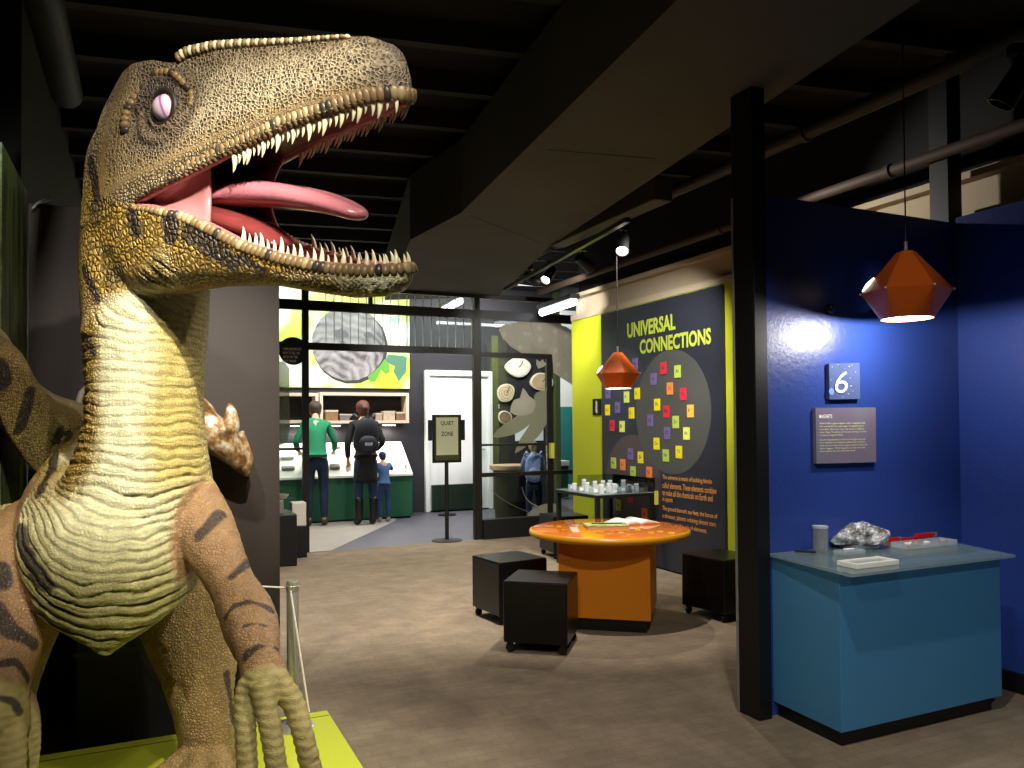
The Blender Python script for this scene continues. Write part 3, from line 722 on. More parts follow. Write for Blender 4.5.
def glass(name, tint='#f2f6f4', rough=.02):
    t = NT(name); g = t.n('ShaderNodeBsdfGlossy'); g.inputs['Roughness'].default_value = rough
    tr = t.n('ShaderNodeBsdfTransparent'); tr.inputs[0].default_value = srgb(tint)
    fr = t.n('ShaderNodeFresnel', inp={'IOR': 1.45}); mx = t.n('ShaderNodeMixShader'); t.l(fr, 0, mx, 0); t.l(tr, 0, mx, 1); t.l(g, 0, mx, 2); t.l(mx, 0, t.out, 0); return t.mat
GLASS = glass('pane_glass')
def film(name, colr, a, rough=.6, spots=False):
    t = NT(name); tl_ = t.n('ShaderNodeBsdfTranslucent'); tl_.inputs[0].default_value = srgb(colr); tb = t.n('ShaderNodeBsdfTransparent'); m1_ = t.n('ShaderNodeMixShader'); m1_.inputs[0].default_value = .5; m2_ = t.n('ShaderNodeMixShader'); m2_.inputs[0].default_value = a
    t.l(t.b, 0, m1_, 1); t.l(tl_, 0, m1_, 2); t.l(tb, 0, m2_, 1); t.l(m1_, 0, m2_, 2); t.l(m2_, 0, t.out, 0); a = 1.0; t.b.inputs['Base Color'].default_value = srgb(colr); t.b.inputs['Roughness'].default_value = rough; t.b.inputs['Alpha'].default_value = a
    if spots:
        c, o = t.coord((1, 1, 1)); v = t.n('ShaderNodeTexVoronoi', inp={'Scale': 7.0, 'Randomness': 1}); t.l(c, o, v, 0)
        r = t.ramp(v, 'Distance', [(.22, srgb('#cfc9b6')), (.3, srgb(colr)), (.75, srgb(colr)), (.9, tuple(x * .8 for x in srgb(colr)[:3]))]); t.l(r, 0, t.b, 'Base Color')
    return t.mat

# ================================================================ the shell
UW = 4.50                                     # face of the long lime wall
VG = 8.95                                     # glass partition
VB = 12.2                                     # far wall
struct('floor', rbox(MB(), -4, 9, -4, VG, -.1, 0), CARPET)
struct('floor', plate(MB(), [fl(260, 556.5), fl(330, 551), fl(395, 521), fl(400, 508), fl(200, 520)], Z, -.1), BEIGEF)
m = MB(); q = [W(-1, VG, -.004), W(9, VG, -.004), W(9, 17, -.004), W(-1, 17, -.004)]; plate(m, q, Z, -.09); struct('floor', m, GREYF)
HC = 3.7
struct('ceiling', rbox(MB(), -6, 10, -4, 17, HC, HC + .1), CEIL)
struct('wall_left', rbox(MB(), -.51, .642, 4.35, 4.5, 0, 2.47), WALLB)
struct('wall_front', rbox(MB(), -6, 10, -4.1, -4, -.1, HC), CEIL)
struct('wall_far', rbox(MB(), -1.5, pv(556, 430, VB).dot(U), VB, VB + .1, 0, HC), DARKW)
struct('wall_side', rbox(MB(), -.66, -.56, 4.5, VB, 0, HC), DARKW)
struct('wall_outer', rbox(MB(), -6, -5.9, -4, 17, 0, HC), CEIL)
# long wall: lime below, beige band, dark above
struct('wall_right', rbox(MB(), UW, UW + .15, -.5, 8.06, 0, 2.60), YEL)
struct('wall_right', rbox(MB(), UW + .06, UW + .15, -1.0, 8.06, 2.60, 2.93), BEIGE)
struct('wall_right', rbox(MB(), UW + .10, UW + .15, -1.0, 8.06, 2.93, HC), CEIL)
struct('trim_1', rbox(MB(), UW - .02, UW + .06, -.9, 8.06, 2.86, 2.90), BEIGE)
struct('trim_2', rbox(MB(), UW - .01, UW + .06, -.9, 8.06, 2.60, 2.66), BEIGE)
# beyond the glass on the right: teal room
struct('wall_teal', rbox(MB(), 5.35, 8.5, 14.0, 14.1, 0, 1.75), TEAL)
struct('wall_teal', rbox(MB(), 5.35, 8.5, 14.0, 14.1, 1.75, HC), WHITEW)
struct('trim_3', rbox(MB(), pv(553.5, 430, VB).dot(U), pv(558, 430, VB).dot(U), VB - .10, VB - .001, 0, HC), OLIVE)
struct('trim_4', rbox(MB(), pv(491.5, 430, VB).dot(U), pv(498, 430, VB).dot(U), VB - .03, VB - .001, 0, 2.9), OLIVE)
# booth
struct('wall_booth', rbox(MB(), 2.685, 4.20, 2.93, 3.03, 0, 2.50), BLUEW)
struct('wall_booth', rbox(MB(), 4.08, 4.20, .2, 2.93, 0, 2.53), BLUEW)
m = rbox(MB(), 2.605, 2.685, 2.90, 3.05, 0, HC); struct('trim_5', m, flat('post_black', '#0d0d10', .45), bevel=.004)
struct('trim_6', rbox(MB(), 2.601, 2.604, 3.035, 3.05, 0, 2.5), flat('edge_grey', '#8d8a85', .6))
struct('baseboard_booth', rbox(MB(), 4.055, 4.08, .2, 2.93, 0, .10), BLACK)
struct('baseboard_right', rbox(MB(), UW - .012, UW, .2, 8.06, 0, .06), BLACK)
# column seen over the booth
struct('trim_7', rbox(MB(), 4.28, 4.40, 3.12, 3.24, 0, HC), BLACK)
# mural wall on the left
t = NT('forest_mural'); c, o = t.coord((1, 1, 1)); mp = t.n('ShaderNodeMapping'); mp.inputs['Scale'].default_value = (7, 7, .8); t.l(c, o, mp, 0)
n1 = t.n('ShaderNodeTexNoise', inp={'Scale': 3, 'Detail': 9, 'Roughness': .7, 'Distortion': .8}); t.l(mp, 0, n1, 0)
r = t.ramp(n1, 'Fac', [(.3, srgb('#0b0f08')), (.45, srgb('#2c3216')), (.55, srgb('#566a22')), (.68, srgb('#6f6a44')), (.8, srgb('#8b9a4a'))])
t.l(r, 0, t.b, 'Base Color'); t.b.inputs['Roughness'].default_value = .5
struct('wall_mural', rbox(MB(), -.60, -.515, 3.62, 4.34, 0, 2.52), t.mat)

# ceiling joists, along the building
JA = math.radians(14.5); jd = Vector((math.cos(JA), math.sin(JA), 0)); jn = Vector((-math.sin(JA), math.cos(JA), 0))
JM = Matrix((jd, jn, Z)).transposed().to_4x4()
for i in range(19):
    y = .7 + i * .62
    tag(MB().box(-7, 9, y, y + .07, HC - .13, HC - .001, 0, JM).build('ceiling_joist', JOIST), 'dark timber joist running across the black ceiling', 'joist', 'black ceiling joists')
m = MB(); plate(m, [at(677, 0, 1) for _ in ()] or [fl(1040, -300, 3.0), fl(560 + 677 - 677 + 420, -300, 3.0), fl(677, 0, 3.0), fl(461, 213, 3.0), fl(410, 240, 3.0), fl(385, 300, 3.0), fl(498, 297, 3.0), fl(549, 247, 3.0), fl(921, 0, 3.0)], Z, .56)
dct = m.build('air_duct', DUCT); tag(dct, 'broad dark grey boxed duct crossing the black ceiling diagonally', 'duct')
for a, b in [((548, 150), (655, 159)), ((470, 216), (540, 243))]:
    p, q = fl(*a, 3.0), fl(*b, 3.0); d = (q - p).normalized(); nn_ = Vector((-d.y, d.x, 0))
    mesh_obj('seam', plate(MB(), [p - nn_ * .008, q - nn_ * .008, q + nn_ * .008, p + nn_ * .008], Z, -.003).mesh('seam'), BLACK, dct)
# pipes along the ceiling
def pipe(name, u, z, v0, v1, r, mat, label, cat='pipe'):
    m = MB(); m.tube([W(u, v0, z), W(u, v1, z)], r, 14)
    for k in range(int((v1 - v0) / 1.6)):
        v = v0 + .8 + 1.6 * k; m.tube([W(u, v - .02, z), W(u, v + .02, z)], r * 1.25, 14)
    return tag(m.build(name, mat, autosm=40), label, cat)
GREYP = flat('pipe_dark_grey', '#2c2a28', .6)
pipe('ceiling_pipe', 4.25, 2.98, -.5, 8.4, .035, BROWNP, 'brown pipe running close beside the beige band above the lime wall')
pipe('ceiling_pipe', 3.55, 3.12, -.5, 8.4, .045, GREYP, 'dark grey pipe over the open floor behind the blue booth')
pipe('ceiling_pipe', -.35, 3.0, .4, 4.3, .07, GREYP, 'thick dark pipe at the top left corner of the ceiling')
m = rbox(MB(), 3.25, 3.40, 4.6, 6.2, 2.98, 3.16); tag(m.build('cable_trunking', flat('trunking_grey', '#3f3a34', .6), bevel=.01), 'pale grey length of trunking hung over the panel wall', 'trunking')
# fittings on the far side: dark beam with lamp
for px, q0_, q1_ in [(557, at(542, 312.5, 9.85), at(574, 301, 9.0)), (452, at(443.5, 310, 11.6), at(461, 301.5, 10.75))]:
    q1_.z = q0_.z; p = (q0_ + q1_) / 2; wd = (q1_ - q0_).length; d = (q1_ - q0_).normalized(); nn_ = Vector((-d.y, d.x, 0))
    e = thing('strip_light', (p.x, p.y, p.z), 0, 'glowing white strip light %s' % ('over the glass door beside the lime wall' if px > 500 else 'above the doorway of the back room'), 'light')
    M = frame(p, d, nn_, Z)
    wc(MB().box(-wd / 2 - .03, wd / 2 + .03, -.06, .06, .035, .09, 0, M), 'housing', BLACK, e)
    wc(MB().tube([M @ Vector((-wd / 2, -.0, 0)), M @ Vector((wd / 2, 0, 0))], .045, 14), 'tube', glow('strip_glow', '#f4f6ff', 7), e)
    e.rotation_euler = (0, 0, 0)

# ================================================================ track and spot lamps
CAN = flat('lamp_can_black', '#121212', .4)
tr0, tr1 = fl(505, 291, 2.85), fl(628, 222, 2.85); d = (tr1 - tr0).normalized(); nn_ = Vector((-d.y, d.x, 0))
tk = MB().box(0, (tr1 - tr0).length, -.02, .02, 0, .035, 0, frame(tr0, d, nn_, Z)).build('light_track', CAN)
tag(tk, 'black lighting track hung below the ceiling in the middle of the room', 'track')
def spot_lamp(p, aim, label, lit, power=0, size=50, s=1.0, col=(1, .93, .82), blend=.5, glow_s=30):
    e = thing('spot_lamp', tuple(p), 0, label, 'spotlight')
    dd = (Vector(aim) - p).normalized(); q = Vector((0, 0, 1)); x = dd.cross(q).normalized(); y = dd.cross(x)
    M = frame(p, x, y, dd)
    can = MB().lathe([(.0, -.10 * s), (.035 * s, -.10 * s), (.045 * s, -.06 * s), (.05 * s, .05 * s), (.055 * s, .09 * s), (.048 * s, .09 * s), (.044 * s, .05 * s), (.0, .05 * s)], 24, M=M, cap=False)
    wc(can, 'lamp_can', CAN, e, autosm=35)
    wc(MB().tube([p - dd * .03, p - dd * .03 + Vector((0, 0, .10))], .008, 8), 'stem', CAN, e)
    wc(MB().box(-.035, .035, -.02, .02, .09, .13, 0, Matrix.Translation(p - dd * .03)), 'adapter', CAN, e)
    lens = MB().lathe([(0, .055 * s), (.043 * s, .055 * s), (.043 * s, .06 * s), (0, .06 * s)], 20, M=M, cap=False)
    wc(lens, 'lens', glow('lens_glow_%d' % glow_s, '#fff2dc', glow_s) if lit else flat('lens_dark', '#555049', .2), e)
    if power: spot('spot_beam', p + dd * .11, aim, power, size, blend, col, .025)
    return e
spot_lamp(at(623, 244, 6.3), (0.3, 4.2, 0), 'bright lit spotlight nearest the middle of the lighting track', True, 90, 75)
spot_lamp(at(549, 275, 7.9), (-1.5, 5.6, 0), 'small lit spotlight at the far end of the lighting track', True, 60, 70)
spot_lamp(at(585, 263, 7.0), (3.0, 9, 1.5), 'unlit black spotlight between the two lit ones on the track', False)
spot_lamp(at(532, 279, 8.5), (3.0, 9, 1.5), 'unlit black spotlight at the very end of the track', False)
spot_lamp(at(1014, 84, 3.2), (0.6, 4.2, 0), 'spotlight at the top right edge of the ceiling', False)

# ================================================================ lime wall panel
XD = -V; NU = -U
UP = UW - .03
pa, pb = pu(601, 318, UP), pu(722, 284, UP); v1_, v0_ = pa.dot(V), pb.dot(V); print('panel v', v0_, v1_)
pan = thing('information_panel', W(UP, (v0_ + v1_) / 2, 0), RA, 'tall dark navy panel titled in lime letters about connected elements', 'panel')
wc(rbox(MB(), UP, UW - .001, v0_, v1_, 0.02, 2.585), 'board', flat('panel_navy', '#282a34', .32, var=.08, vscale=1.5), pan)
def disc(px, py, r, mat, off, name='printed_circle'):
    c = pu(px, py, UP); m = MB(); pts = []
    for k in range(64):
        a = 2 * PI * k / 64; vv = min(max(c.dot(V) + math.cos(a) * r, v0_ + .005), v1_ - .005); pts.append(W(UP, vv, max(c.z + math.sin(a) * r, .1)))
    wc(plate(m, pts, NU, off), name, mat, pan)
disc(622, 388, .42, flat('circle_slate', '#303548', .35), .0006)
disc(632, 484, .50, flat('circle_mauve', '#4c4146', .35), .0010)
disc(671, 412, .585, flat('circle_grey', '#4a4b48', .35), .0014)
LIMET = flat('letter_lime', '#a9b83c', .45); ORT = flat('letter_orange', '#e09a4a', .45)
def ptext(name, body, pxl, pxr, ytop, ybot, mat, bold=0.0, xmid=None):
    """fit between two photo columns at given heights measured at the left end"""
    a = pu(pxl, ybot, UP); b = pu(pxr, 430, UP); tz = pu(pxl, ytop, UP).z
    return fit_text(name, body, a, (a - b).length if False else abs(a.dot(V) - b.dot(V)), tz - a.z, XD, mat, pan, NU, .003, bold)
ptext('title', 'UNIVERSAL', 627.5, 677, 323.5, 338.5, LIMET, .034)
ptext('title', 'CONNECTIONS', 640, 712.5, 340, 354.5, LIMET, .034)
for body, xr, y0 in [('The universe is made of building blocks', 711.5, 474.5), ('called elements. These elements combine', 716, 482), ('to make all the chemicals on Earth and', 712, 489.3), ('in space.', 672.5, 496.5), ('The ground beneath our feet, the bones of', 716.5, 505.5), ('a dinosaur, planets orbiting distant stars', 715, 513), ('and you are all made of elements.', 706, 520.5)]:
    ptext('paragraph', body, 662.7, xr, y0, y0 + 5.8, ORT, .006)
TC = {'p': '#6f5f98', 'r': '#cf2a3f', 'l': '#b4cc4e', 'o': '#e8843c', 'y': '#e8d81c', 'a': '#e9b44e', 'w': '#dbe46a'}
TN = {'p': 'purple', 'r': 'red', 'l': 'green', 'o': 'orange', 'y': 'yellow', 'a': 'amber', 'w': 'pale lime'}
TMAT = {k: flat('tile_' + TN[k].replace(' ', '_'), v, .4) for k, v in TC.items()}
INK = flat('ink_dark', '#2a2622', .6)
tiles = [(635.5, 364, 'p', 'Kr', 'half hidden beside the far orange lamp shade'), (664, 368, 'r', 'Se', 'topmost inside the large grey circle'), (678, 371.5, 'l', 'Al', 'at the top right of the large grey circle'), (654, 379, 'p', 'Os', 'at the upper left edge of the large grey circle'),
         (670.4, 388.5, 'o', 'Cd', 'in the upper middle of the large grey circle'), (683.7, 394, 'r', 'Ra', 'right of the orange Cd tile'), (637.6, 393.5, 'y', 'O', 'just right of the lower rim of the far lamp'), (627, 397, 'w', 'H', 'just under the far lamp shade'), (608.4, 393, 'p', 'As', 'at the left end under the far lamp shade'),
         (657.6, 404.6, 'y', 'Pb', 'at the left side of the large grey circle'), (667, 411.5, 'r', 'Es', 'in the very middle of the large grey circle'), (691, 411, 'a', 'F', 'at the right edge of the large grey circle'), (608, 410, 'y', 'Li', 'at the left border of the panel beside the little black sign'),
         (618, 407.5, 'p', 'Br', 'between the two yellow tiles under the lamp'), (632, 413, 'y', 'C', 'below right of the far lamp, on plain navy'), (650.6, 420.4, 'p', 'Cs', 'at the left edge of the large grey circle'), (676.2, 422, 'l', 'Zn', 'right of the middle of the large grey circle'),
         (612.7, 425.5, 'r', 'Bi', 'low at the left border of the panel'), (622.6, 426.5, 'w', 'I', 'beside the low red tile at the left border'), (667.6, 433, 'p', 'Cl', 'in the lower middle of the large grey circle'), (687, 433.5, 'w', 'At', 'at the lower right edge of the large grey circle'),
         (657, 443.6, 'y', 'Cu', 'where the two circles overlap'), (666.3, 455.4, 'l', 'Ni', 'lowest in the large grey circle'), (679.4, 452, 'y', 'Ti', 'at the lower right of the large grey circle'), (631, 453.8, 'p', 'Na', 'topmost in the mauve circle'), (641, 457.4, 'y', 'Si', 'right of the purple tile in the mauve circle'),
         (614, 463, 'l', 'Rn', 'leftmost in the mauve circle'), (623.3, 464.6, 'o', 'Cr', 'second from the left in the mauve circle'), (633.5, 472, 'l', 'Ag', 'above the jars on the black table, in the mauve circle'), (649.7, 472.6, 'o', 'Sc', 'at the right edge of the mauve circle'),
         (619, 505, 'l', 'Be', 'seen under the black table top'), (645, 514, 'o', 'He', 'low beside the round orange table'), (631, 497, 'r', 'Hg', 'directly beneath the jars, under the black table')]
for px, py, k, sy, where in tiles:
    c = pu(px, py, UP); e = thing('element_tile', W(UP - .002, c.dot(V), c.z - .055), RA, ('%s tile marked %s, %s' % (TN[k], sy, where)).replace('beside the little black sign', 'by the black sign'), 'tile', 'element tiles on the navy panel')
    wc(plate(MB(), [W(UP - .002, c.dot(V) + a, c.z + b) for a, b in [(.045, -.057), (-.045, -.057), (-.045, .057), (.045, .057)]], NU, .008), 'block', TMAT[k], e)
    fit_text('symbol', sy, W(UP - .010, c.dot(V) + .026, c.z - .012), .045 if len(sy) > 1 else .022, .034, XD, INK, e, NU, .0008, .01)
# small black sign on the lime wall
c = pu(597.5, 407, UW); e = thing('wall_sign', W(UW, c.dot(V), c.z - .09), RA, 'tiny black sign with a white squiggle on the lime wall beside the navy panel', 'sign')
wc(plate(MB(), [W(UW, c.dot(V) + a, c.z + b) for a, b in [(.085, -.09), (-.085, -.09), (-.085, .09), (.085, .09)]], NU, .012), 'board', BLACK, e)
sq = [W(UW - .014, c.dot(V) - (.025 * math.sin(i * 1.9)), c.z - .065 + i * .0065) for i in range(21)]
wc(MB().tube(sq, .0035, 6), 'squiggle', WHITEW, e)

# ================================================================ pendant lamps
ORG = flat('shade_orange', '#d4601a', .4, bump=.05); INW = flat('shade_inner_white', '#f6efe2', .6)
def pendant(p, s, label, power, top):
    """p: centre of the lower rim"""
    e = thing('pendant_lamp', tuple(p), 0, label, 'lamp')
    n = 6; R0, R1, R2 = .118 * s, .205 * s, .042 * s; z1, z2 = .135 * s, .33 * s; a0 = math.radians(-82)
    lo = [(R0 * math.cos(a0 + 2 * PI * k / 24), R0 * math.sin(a0 + 2 * PI * k / 24), 0) for k in range(24)]
    eq = [(R1 * math.cos(a0 + 2 * PI * k / n), R1 * math.sin(a0 + 2 * PI * k / n), z1) for k in range(n)]
    tp = [(R2 * math.cos(a0 + 2 * PI * k / n), R2 * math.sin(a0 + 2 * PI * k / n), z2) for k in range(n)]
    fs = []
    for k in range(n):
        k2 = (k + 1) % n
        for j in range(4):
            a = k * 4 + j; b = (a + 1) % 24
            fs.append((a, b, 24 + (k if j < 2 else k2)))
        fs.append((k * 4 + 2, 24 + k2, 24 + k)); fs.append((24 + k, 24 + k2, 30 + k2, 30 + k))
    fs.append(tuple(30 + k for k in range(n)))
    o = MB().add(lo + eq + tp, fs).build('shade', [ORG, INW], e)
    so = o.modifiers.new('solid', 'SOLIDIFY'); so.thickness = .004 * s; so.offset = -1; so.material_offset = 1
    for k in range(n):
        MB().ball(tuple(x * 1.01 for x in eq[k][:2]) + (z1,), .006 * s, 8, 6).build('lit_hole_dot', flat('lit_hole_white', '#fff6e8', .3), e, True)  # white beads stand for holes lit from inside, light put in as colour
    v = Vector(eq[4]) * .60 + Vector(tp[4]) * .40; v2 = Vector(eq[4]) * .93 + Vector(tp[4]) * .07
    ofs = Vector((v.x, v.y, 0)).normalized() * .004
    MB().tube([v2 + ofs, (v + v2) / 2 + ofs * 1.6, v + ofs], [.003, .009 * s, .003], 8).build('seam_glow_strip', glow('seam_glow', '#fff1dc', 5), e)  # glowing strip added to stand for lamplight through a slit
    MB().lathe([(0, .006), (R0 * .93, .006), (R0 * .93, .012), (0, .012)], 32, cap=False).build('diffuser', glow('diffuser_glow', '#fffaf0', 9), e)
    MB().tube([(0, 0, z2 - .005), (0, 0, z2 + .05)], .009 * s, 10).build('cable_grip', METAL, e)
    MB().tube([(0, 0, z2 + .05), (0, 0, top - p[2])], .0035, 8).build('cable', BLACK, e)
    point('pendant_bulb', (p[0], p[1], p[2] - .014), power, .012, (1, .95, .88)); return e
pendant(at(907, 319, 3.75), .97, 'faceted orange pendant lamp hanging inside the blue booth', 24, HC)
pendant(at(618, 388.5, 6.3), .87, 'faceted orange pendant lamp hanging before the navy panel over the round table', 22, HC)

# ================================================================ booth contents
e6 = pv(840.5, 381, 2.93)
e = thing('number_sign', (e6.x, e6.y, e6.z - .09), RA, 'square sign with a white 6 and printed stars on the blue booth wall', 'sign')
def vplate(pxs, v, th, mat, name, e, **k): return wc(plate(MB(), [pv(a, b, v) for a, b in pxs], -V, th), name, mat, e, **k)
vplate([(826.5, 399.5), (857, 399), (856.5, 363), (826, 364)], 2.93, .02, flat('sign_slate_blue', '#4c5a86', .35, var=.1, vscale=9), 'board', e)
WL = flat('letter_white', '#f2efe2', .5)
a = pv(835, 393, 2.908); b = pv(847.5, 393, 2.908); c_ = pv(835, 371, 2.908)
fit_text('number', '6', a, (b - a).length, c_.z - a.z, U, WL, e, -V, .002, -.006, italic=.18)
rs_ = random.Random(4)
for px, py, r in [(832, 367, .0022), (849, 366.5, .003), (852, 365, .002), (855.5, 372, .0025), (851, 386, .003), (850, 378, .002), (848.5, 394, .0025), (843, 397, .002), (833, 374, .0018), (831, 380, .0018), (838, 365, .0018), (845, 369, .0018), (853, 391, .0018)]:
    q = pv(px, py, 2.909); wc(MB().ball(q, (r, r, r), 8, 6), 'star', WL, e)
q = pv(831.5, 391.5, 2.909); wc(plate(MB(), [q + (U * math.cos(k * PI / 12) + Z * math.sin(k * PI / 12)) * .017 for k in range(24)], -V, .0006), 'printed_moon', flat('moon_blue', '#6f8fc4', .4), e)
e2 = pv(842, 436, 2.93)
e = thing('text_sign', (e2.x, e2.y, e2.z - .13), RA, 'grey information sign headed MAGNETS on the blue booth wall', 'sign')
t = NT('sign_grey_violet'); cc, oo = t.coord((1, 1, 1)); nn2 = t.n('ShaderNodeTexNoise', inp={'Scale': 4, 'Detail': 1}); t.l(cc, oo, nn2, 0); rr2 = t.ramp(nn2, 'Fac', [(.35, srgb('#6c6c7c')), (.5, srgb('#71667a')), (.65, srgb('#74757f'))]); t.l(rr2, 0, t.b, 'Base Color'); t.b.inputs['Roughness'].default_value = .4
vplate([(813.5, 463.5), (873, 462), (872.5, 407.5), (812.5, 408)], 2.93, .02, t.mat, 'board', e)
def vtext(name, body, x0, x1, y0, y1, v, mat, e, bold=0.0):
    a = pv(x0, y1, v); b = pv(x1, y1, v); c_ = pv(x0, y0, v)
    return fit_text(name, body, a, (b - a).dot(U), c_.z - a.z, U, mat, e, -V, .0012, bold)
PALE = flat('letter_pale_yellow', '#d9d7a6', .5)
vtext('heading', 'MAGNETS', 819, 832, 414.5, 418.3, 2.909, WL, e, .012)
for body, x1, y0, bo in [('Earth is like a giant magnet, with a magnetic field', 865, 422.4, .014), ('that reaches far into outer space. A magnetic field is', 863.5, 425.4, .008), ('invisible. But you can see how it affects', 864, 428.4, 0), ('other things. The pieces of iron attract things, it is their', 866.5, 431.3, 0), ('combined magnetic fields.', 843, 434.3, 0), ('Use the magnets here to find the strongest magnetic', 865.5, 439.0, 0), ('force between two magnets and how far it reaches', 865, 441.8, 0), ('when you turn one strong magnet around to face the', 867, 444.7, 0), ('other magnet. What happens to the iron and', 864.5, 447.6, 0), ('when magnets are near each other at all?', 855, 450.4, 0)]:
    vtext('line_of_text', body, 819.5, x1, y0, y0 + 2.3, 2.909, PALE, e, bo)
kn = pv(829, 309, 2.93); tag(MB().lathe([(0, 0), (.016, 0), (.024, .006), (.022, .016), (.012, .022), (0, .023)], 20, M=frame(kn, U, Z, -V), cap=False).build('round_wall_button', flat('knob_blue', '#2a3358', .3), autosm=60), 'small round button on the dark upper part of the blue booth wall', 'button')

# counter
GZ = .775
e = thing('display_counter', W(3.2, 2.72, 0), RA, 'teal blue counter with an overhanging glass top in the booth', 'counter')
TB = flat('counter_blue', '#3f7ba4', .5); TBD = TB
ft = [(2.695, 2.50), (3.755, 2.50), (3.755, 2.925), (2.715, 2.925)]
wc(MB().prism(ft, .07, GZ - .015, 0, ROOM), 'cabinet', TB, e, bevel=.002)
wc(MB().prism([(2.725, 2.53), (3.72, 2.53), (3.72, 2.92), (2.74, 2.92)], 0, .07, 0, ROOM), 'plinth', BLACK, e)
GT = NT('counter_glass'); GT.b.inputs['Base Color'].default_value = srgb('#8fa6a6'); GT.b.inputs['Roughness'].default_value = .08; GT.b.inputs['Alpha'].default_value = .45; GT.b.inputs['Coat Weight'].default_value = .5
gp = [fl(767, 550, GZ), fl(851, 574.5, GZ), fl(1015, 558.5, GZ)]
gu = [uv(p) for p in gp]; print('glass', gu)
wc(MB().prism([(2.69, 2.925), gu[1], (gu[2][0] + .1, gu[1][1] + .0), (3.83, 2.925)], GZ - .012, GZ, 0, ROOM), 'glass_top', GT.mat, e)
wc(MB().prism([(2.74, 2.90), (2.74, 2.57), (3.7, 2.57), (3.7, 2.90)], GZ - .0145, GZ - .0125, 0, ROOM), 'felt_lining', flat('felt_navy', '#20263a', .9), e)
# things on the counter (all stand on z = GZ)
def on(px, py): return fl(px, py, GZ)
ACR = glass('acrylic_clear', '#dfe6e8', .05)
ACR2 = NT('acrylic_milky'); ACR2.b.inputs['Base Color'].default_value = srgb('#c6cdd2'); ACR2.b.inputs['Alpha'].default_value = .42; ACR2.b.inputs['Roughness'].default_value = .12; ACR2 = ACR2.mat
p = on(820.5, 551); e = thing('specimen_jar', tuple(p), 0, 'clear cylinder holding a column of grey iron filings, left on the glass counter', 'jar')
ACR3 = film('acrylic_thin', '#cfd6da', .28, .15)
MB().lathe([(.036, 0), (.036, .115), (.033, .117), (.033, .004)], 32, cap=False).build('cylinder', ACR3, e, autosm=30)
mm = MB(); mm.lathe([(.022, .005), (.024, .02), (.017, .05), (.021, .075), (.027, .09), (.016, .098)], 20); mm.build('iron_filings', flat('filings_grey', '#57564f', .9, bump=1, bscale=120), e, True)
MB().lathe([(.0375, .112), (.0375, .122), (.0, .122)], 32, cap=False).build('lid', flat('lid_grey', '#aab0b6', .4), e, autosm=30)
# crystal rock
def rock(name, c, r, seed, mat, e, sub=3, amp=.35, sq=(1, 1, 1), facet=True):
    bm = bmesh.new(); bmesh.ops.create_icosphere(bm, subdivisions=sub, radius=1)
    rg_ = random.Random(seed); cuts = [(Vector((rg_.uniform(-1, 1), rg_.uniform(-1, 1), rg_.uniform(-.3, 1))).normalized(), rg_.uniform(.55, .85)) for _ in range(14)]
    for v in bm.verts:
        for n_, d_ in cuts:
            k = v.co.dot(n_) - d_
            if k > 0: v.co -= n_ * k
        v.co *= 1 + amp * .25 * noise.noise(v.co * 3 + Vector((seed, 0, 0)))
        v.co = Vector((v.co.x * r * sq[0], v.co.y * r * sq[1], max(v.co.z, -.62) * r * sq[2]))
    zmin = min(v.co.z for v in bm.verts)
    for v in bm.verts: v.co += Vector(c) - Vector((0, 0, zmin))
    me = bpy.data.meshes.new(name); bm.to_mesh(me); bm.free()
    return mesh_obj(name, me, mat, e, not facet)
p = on(859, 547.5); e = thing('magnetite_rock', tuple(p), RA, 'lump of glittering grey crystal rock on a clear block on the glass counter', 'rock')
t = NT('rock_crystal'); cc, oo = t.coord((1, 1, 1)); v_ = t.n('ShaderNodeTexVoronoi', inp={'Scale': 70}); t.l(cc, oo, v_, 0); n2_ = t.n('ShaderNodeTexNoise', inp={'Scale': 16, 'Detail': 5}); t.l(cc, oo, n2_, 0)
rr2 = t.ramp(n2_, 'Fac', [(.36, srgb('#3a332d')), (.5, srgb('#8d8c8c')), (.62, srgb('#d4d6da'))]); t.l(rr2, 0, t.b, 'Base Color'); t.b.inputs['Roughness'].default_value = .25
bp = t.n('ShaderNodeBump', inp={'Strength': .8, 'Distance': .008}); t.l(v_, 'Distance', bp, 'Height'); t.l(bp, 0, t.b, 'Normal')
MB().box(-.075, .085, -.05, .05, 0, .022).build('clear_block', ACR2, e, bevel=.002)
rk = rock('rock', (0, 0, .022), .150, 11, t.mat, e, 4, .5, (1.22, .72, .52))
RED_ = flat('magnet_red', '#b3161c', .35); STL = flat('magnet_steel', '#c9cbd0', .25, metal=.8)
def bar_magnet(px, py, L, ang, label, z=0):
    p = on(px, py); e = thing('bar_magnet', (p.x, p.y, GZ + z), ang, label, 'magnet', 'red magnets on the glass counter')
    MB().box(-L / 2, L / 2 - .02, -.011, .011, 0, .022).build('red_body', RED_, e, bevel=.002); MB().box(L / 2 - .02, L / 2, -.011, .011, 0, .022).build('steel_tip', STL, e, bevel=.002)
bar_magnet(894, 541.5, .10, RA - .1, 'red bar magnet left of the pair, beside the crystal rock')
bar_magnet(903, 539.0, .11, RA + .12, 'red bar magnet furthest back against the blue wall')
bar_magnet(915, 541.2, .16, RA - .10, 'long red bar magnet close behind the clear tray', )
bar_magnet(926, 541.5, .15, RA + .0, 'upper red bar magnet stacked on the long one behind the tray', .0225)
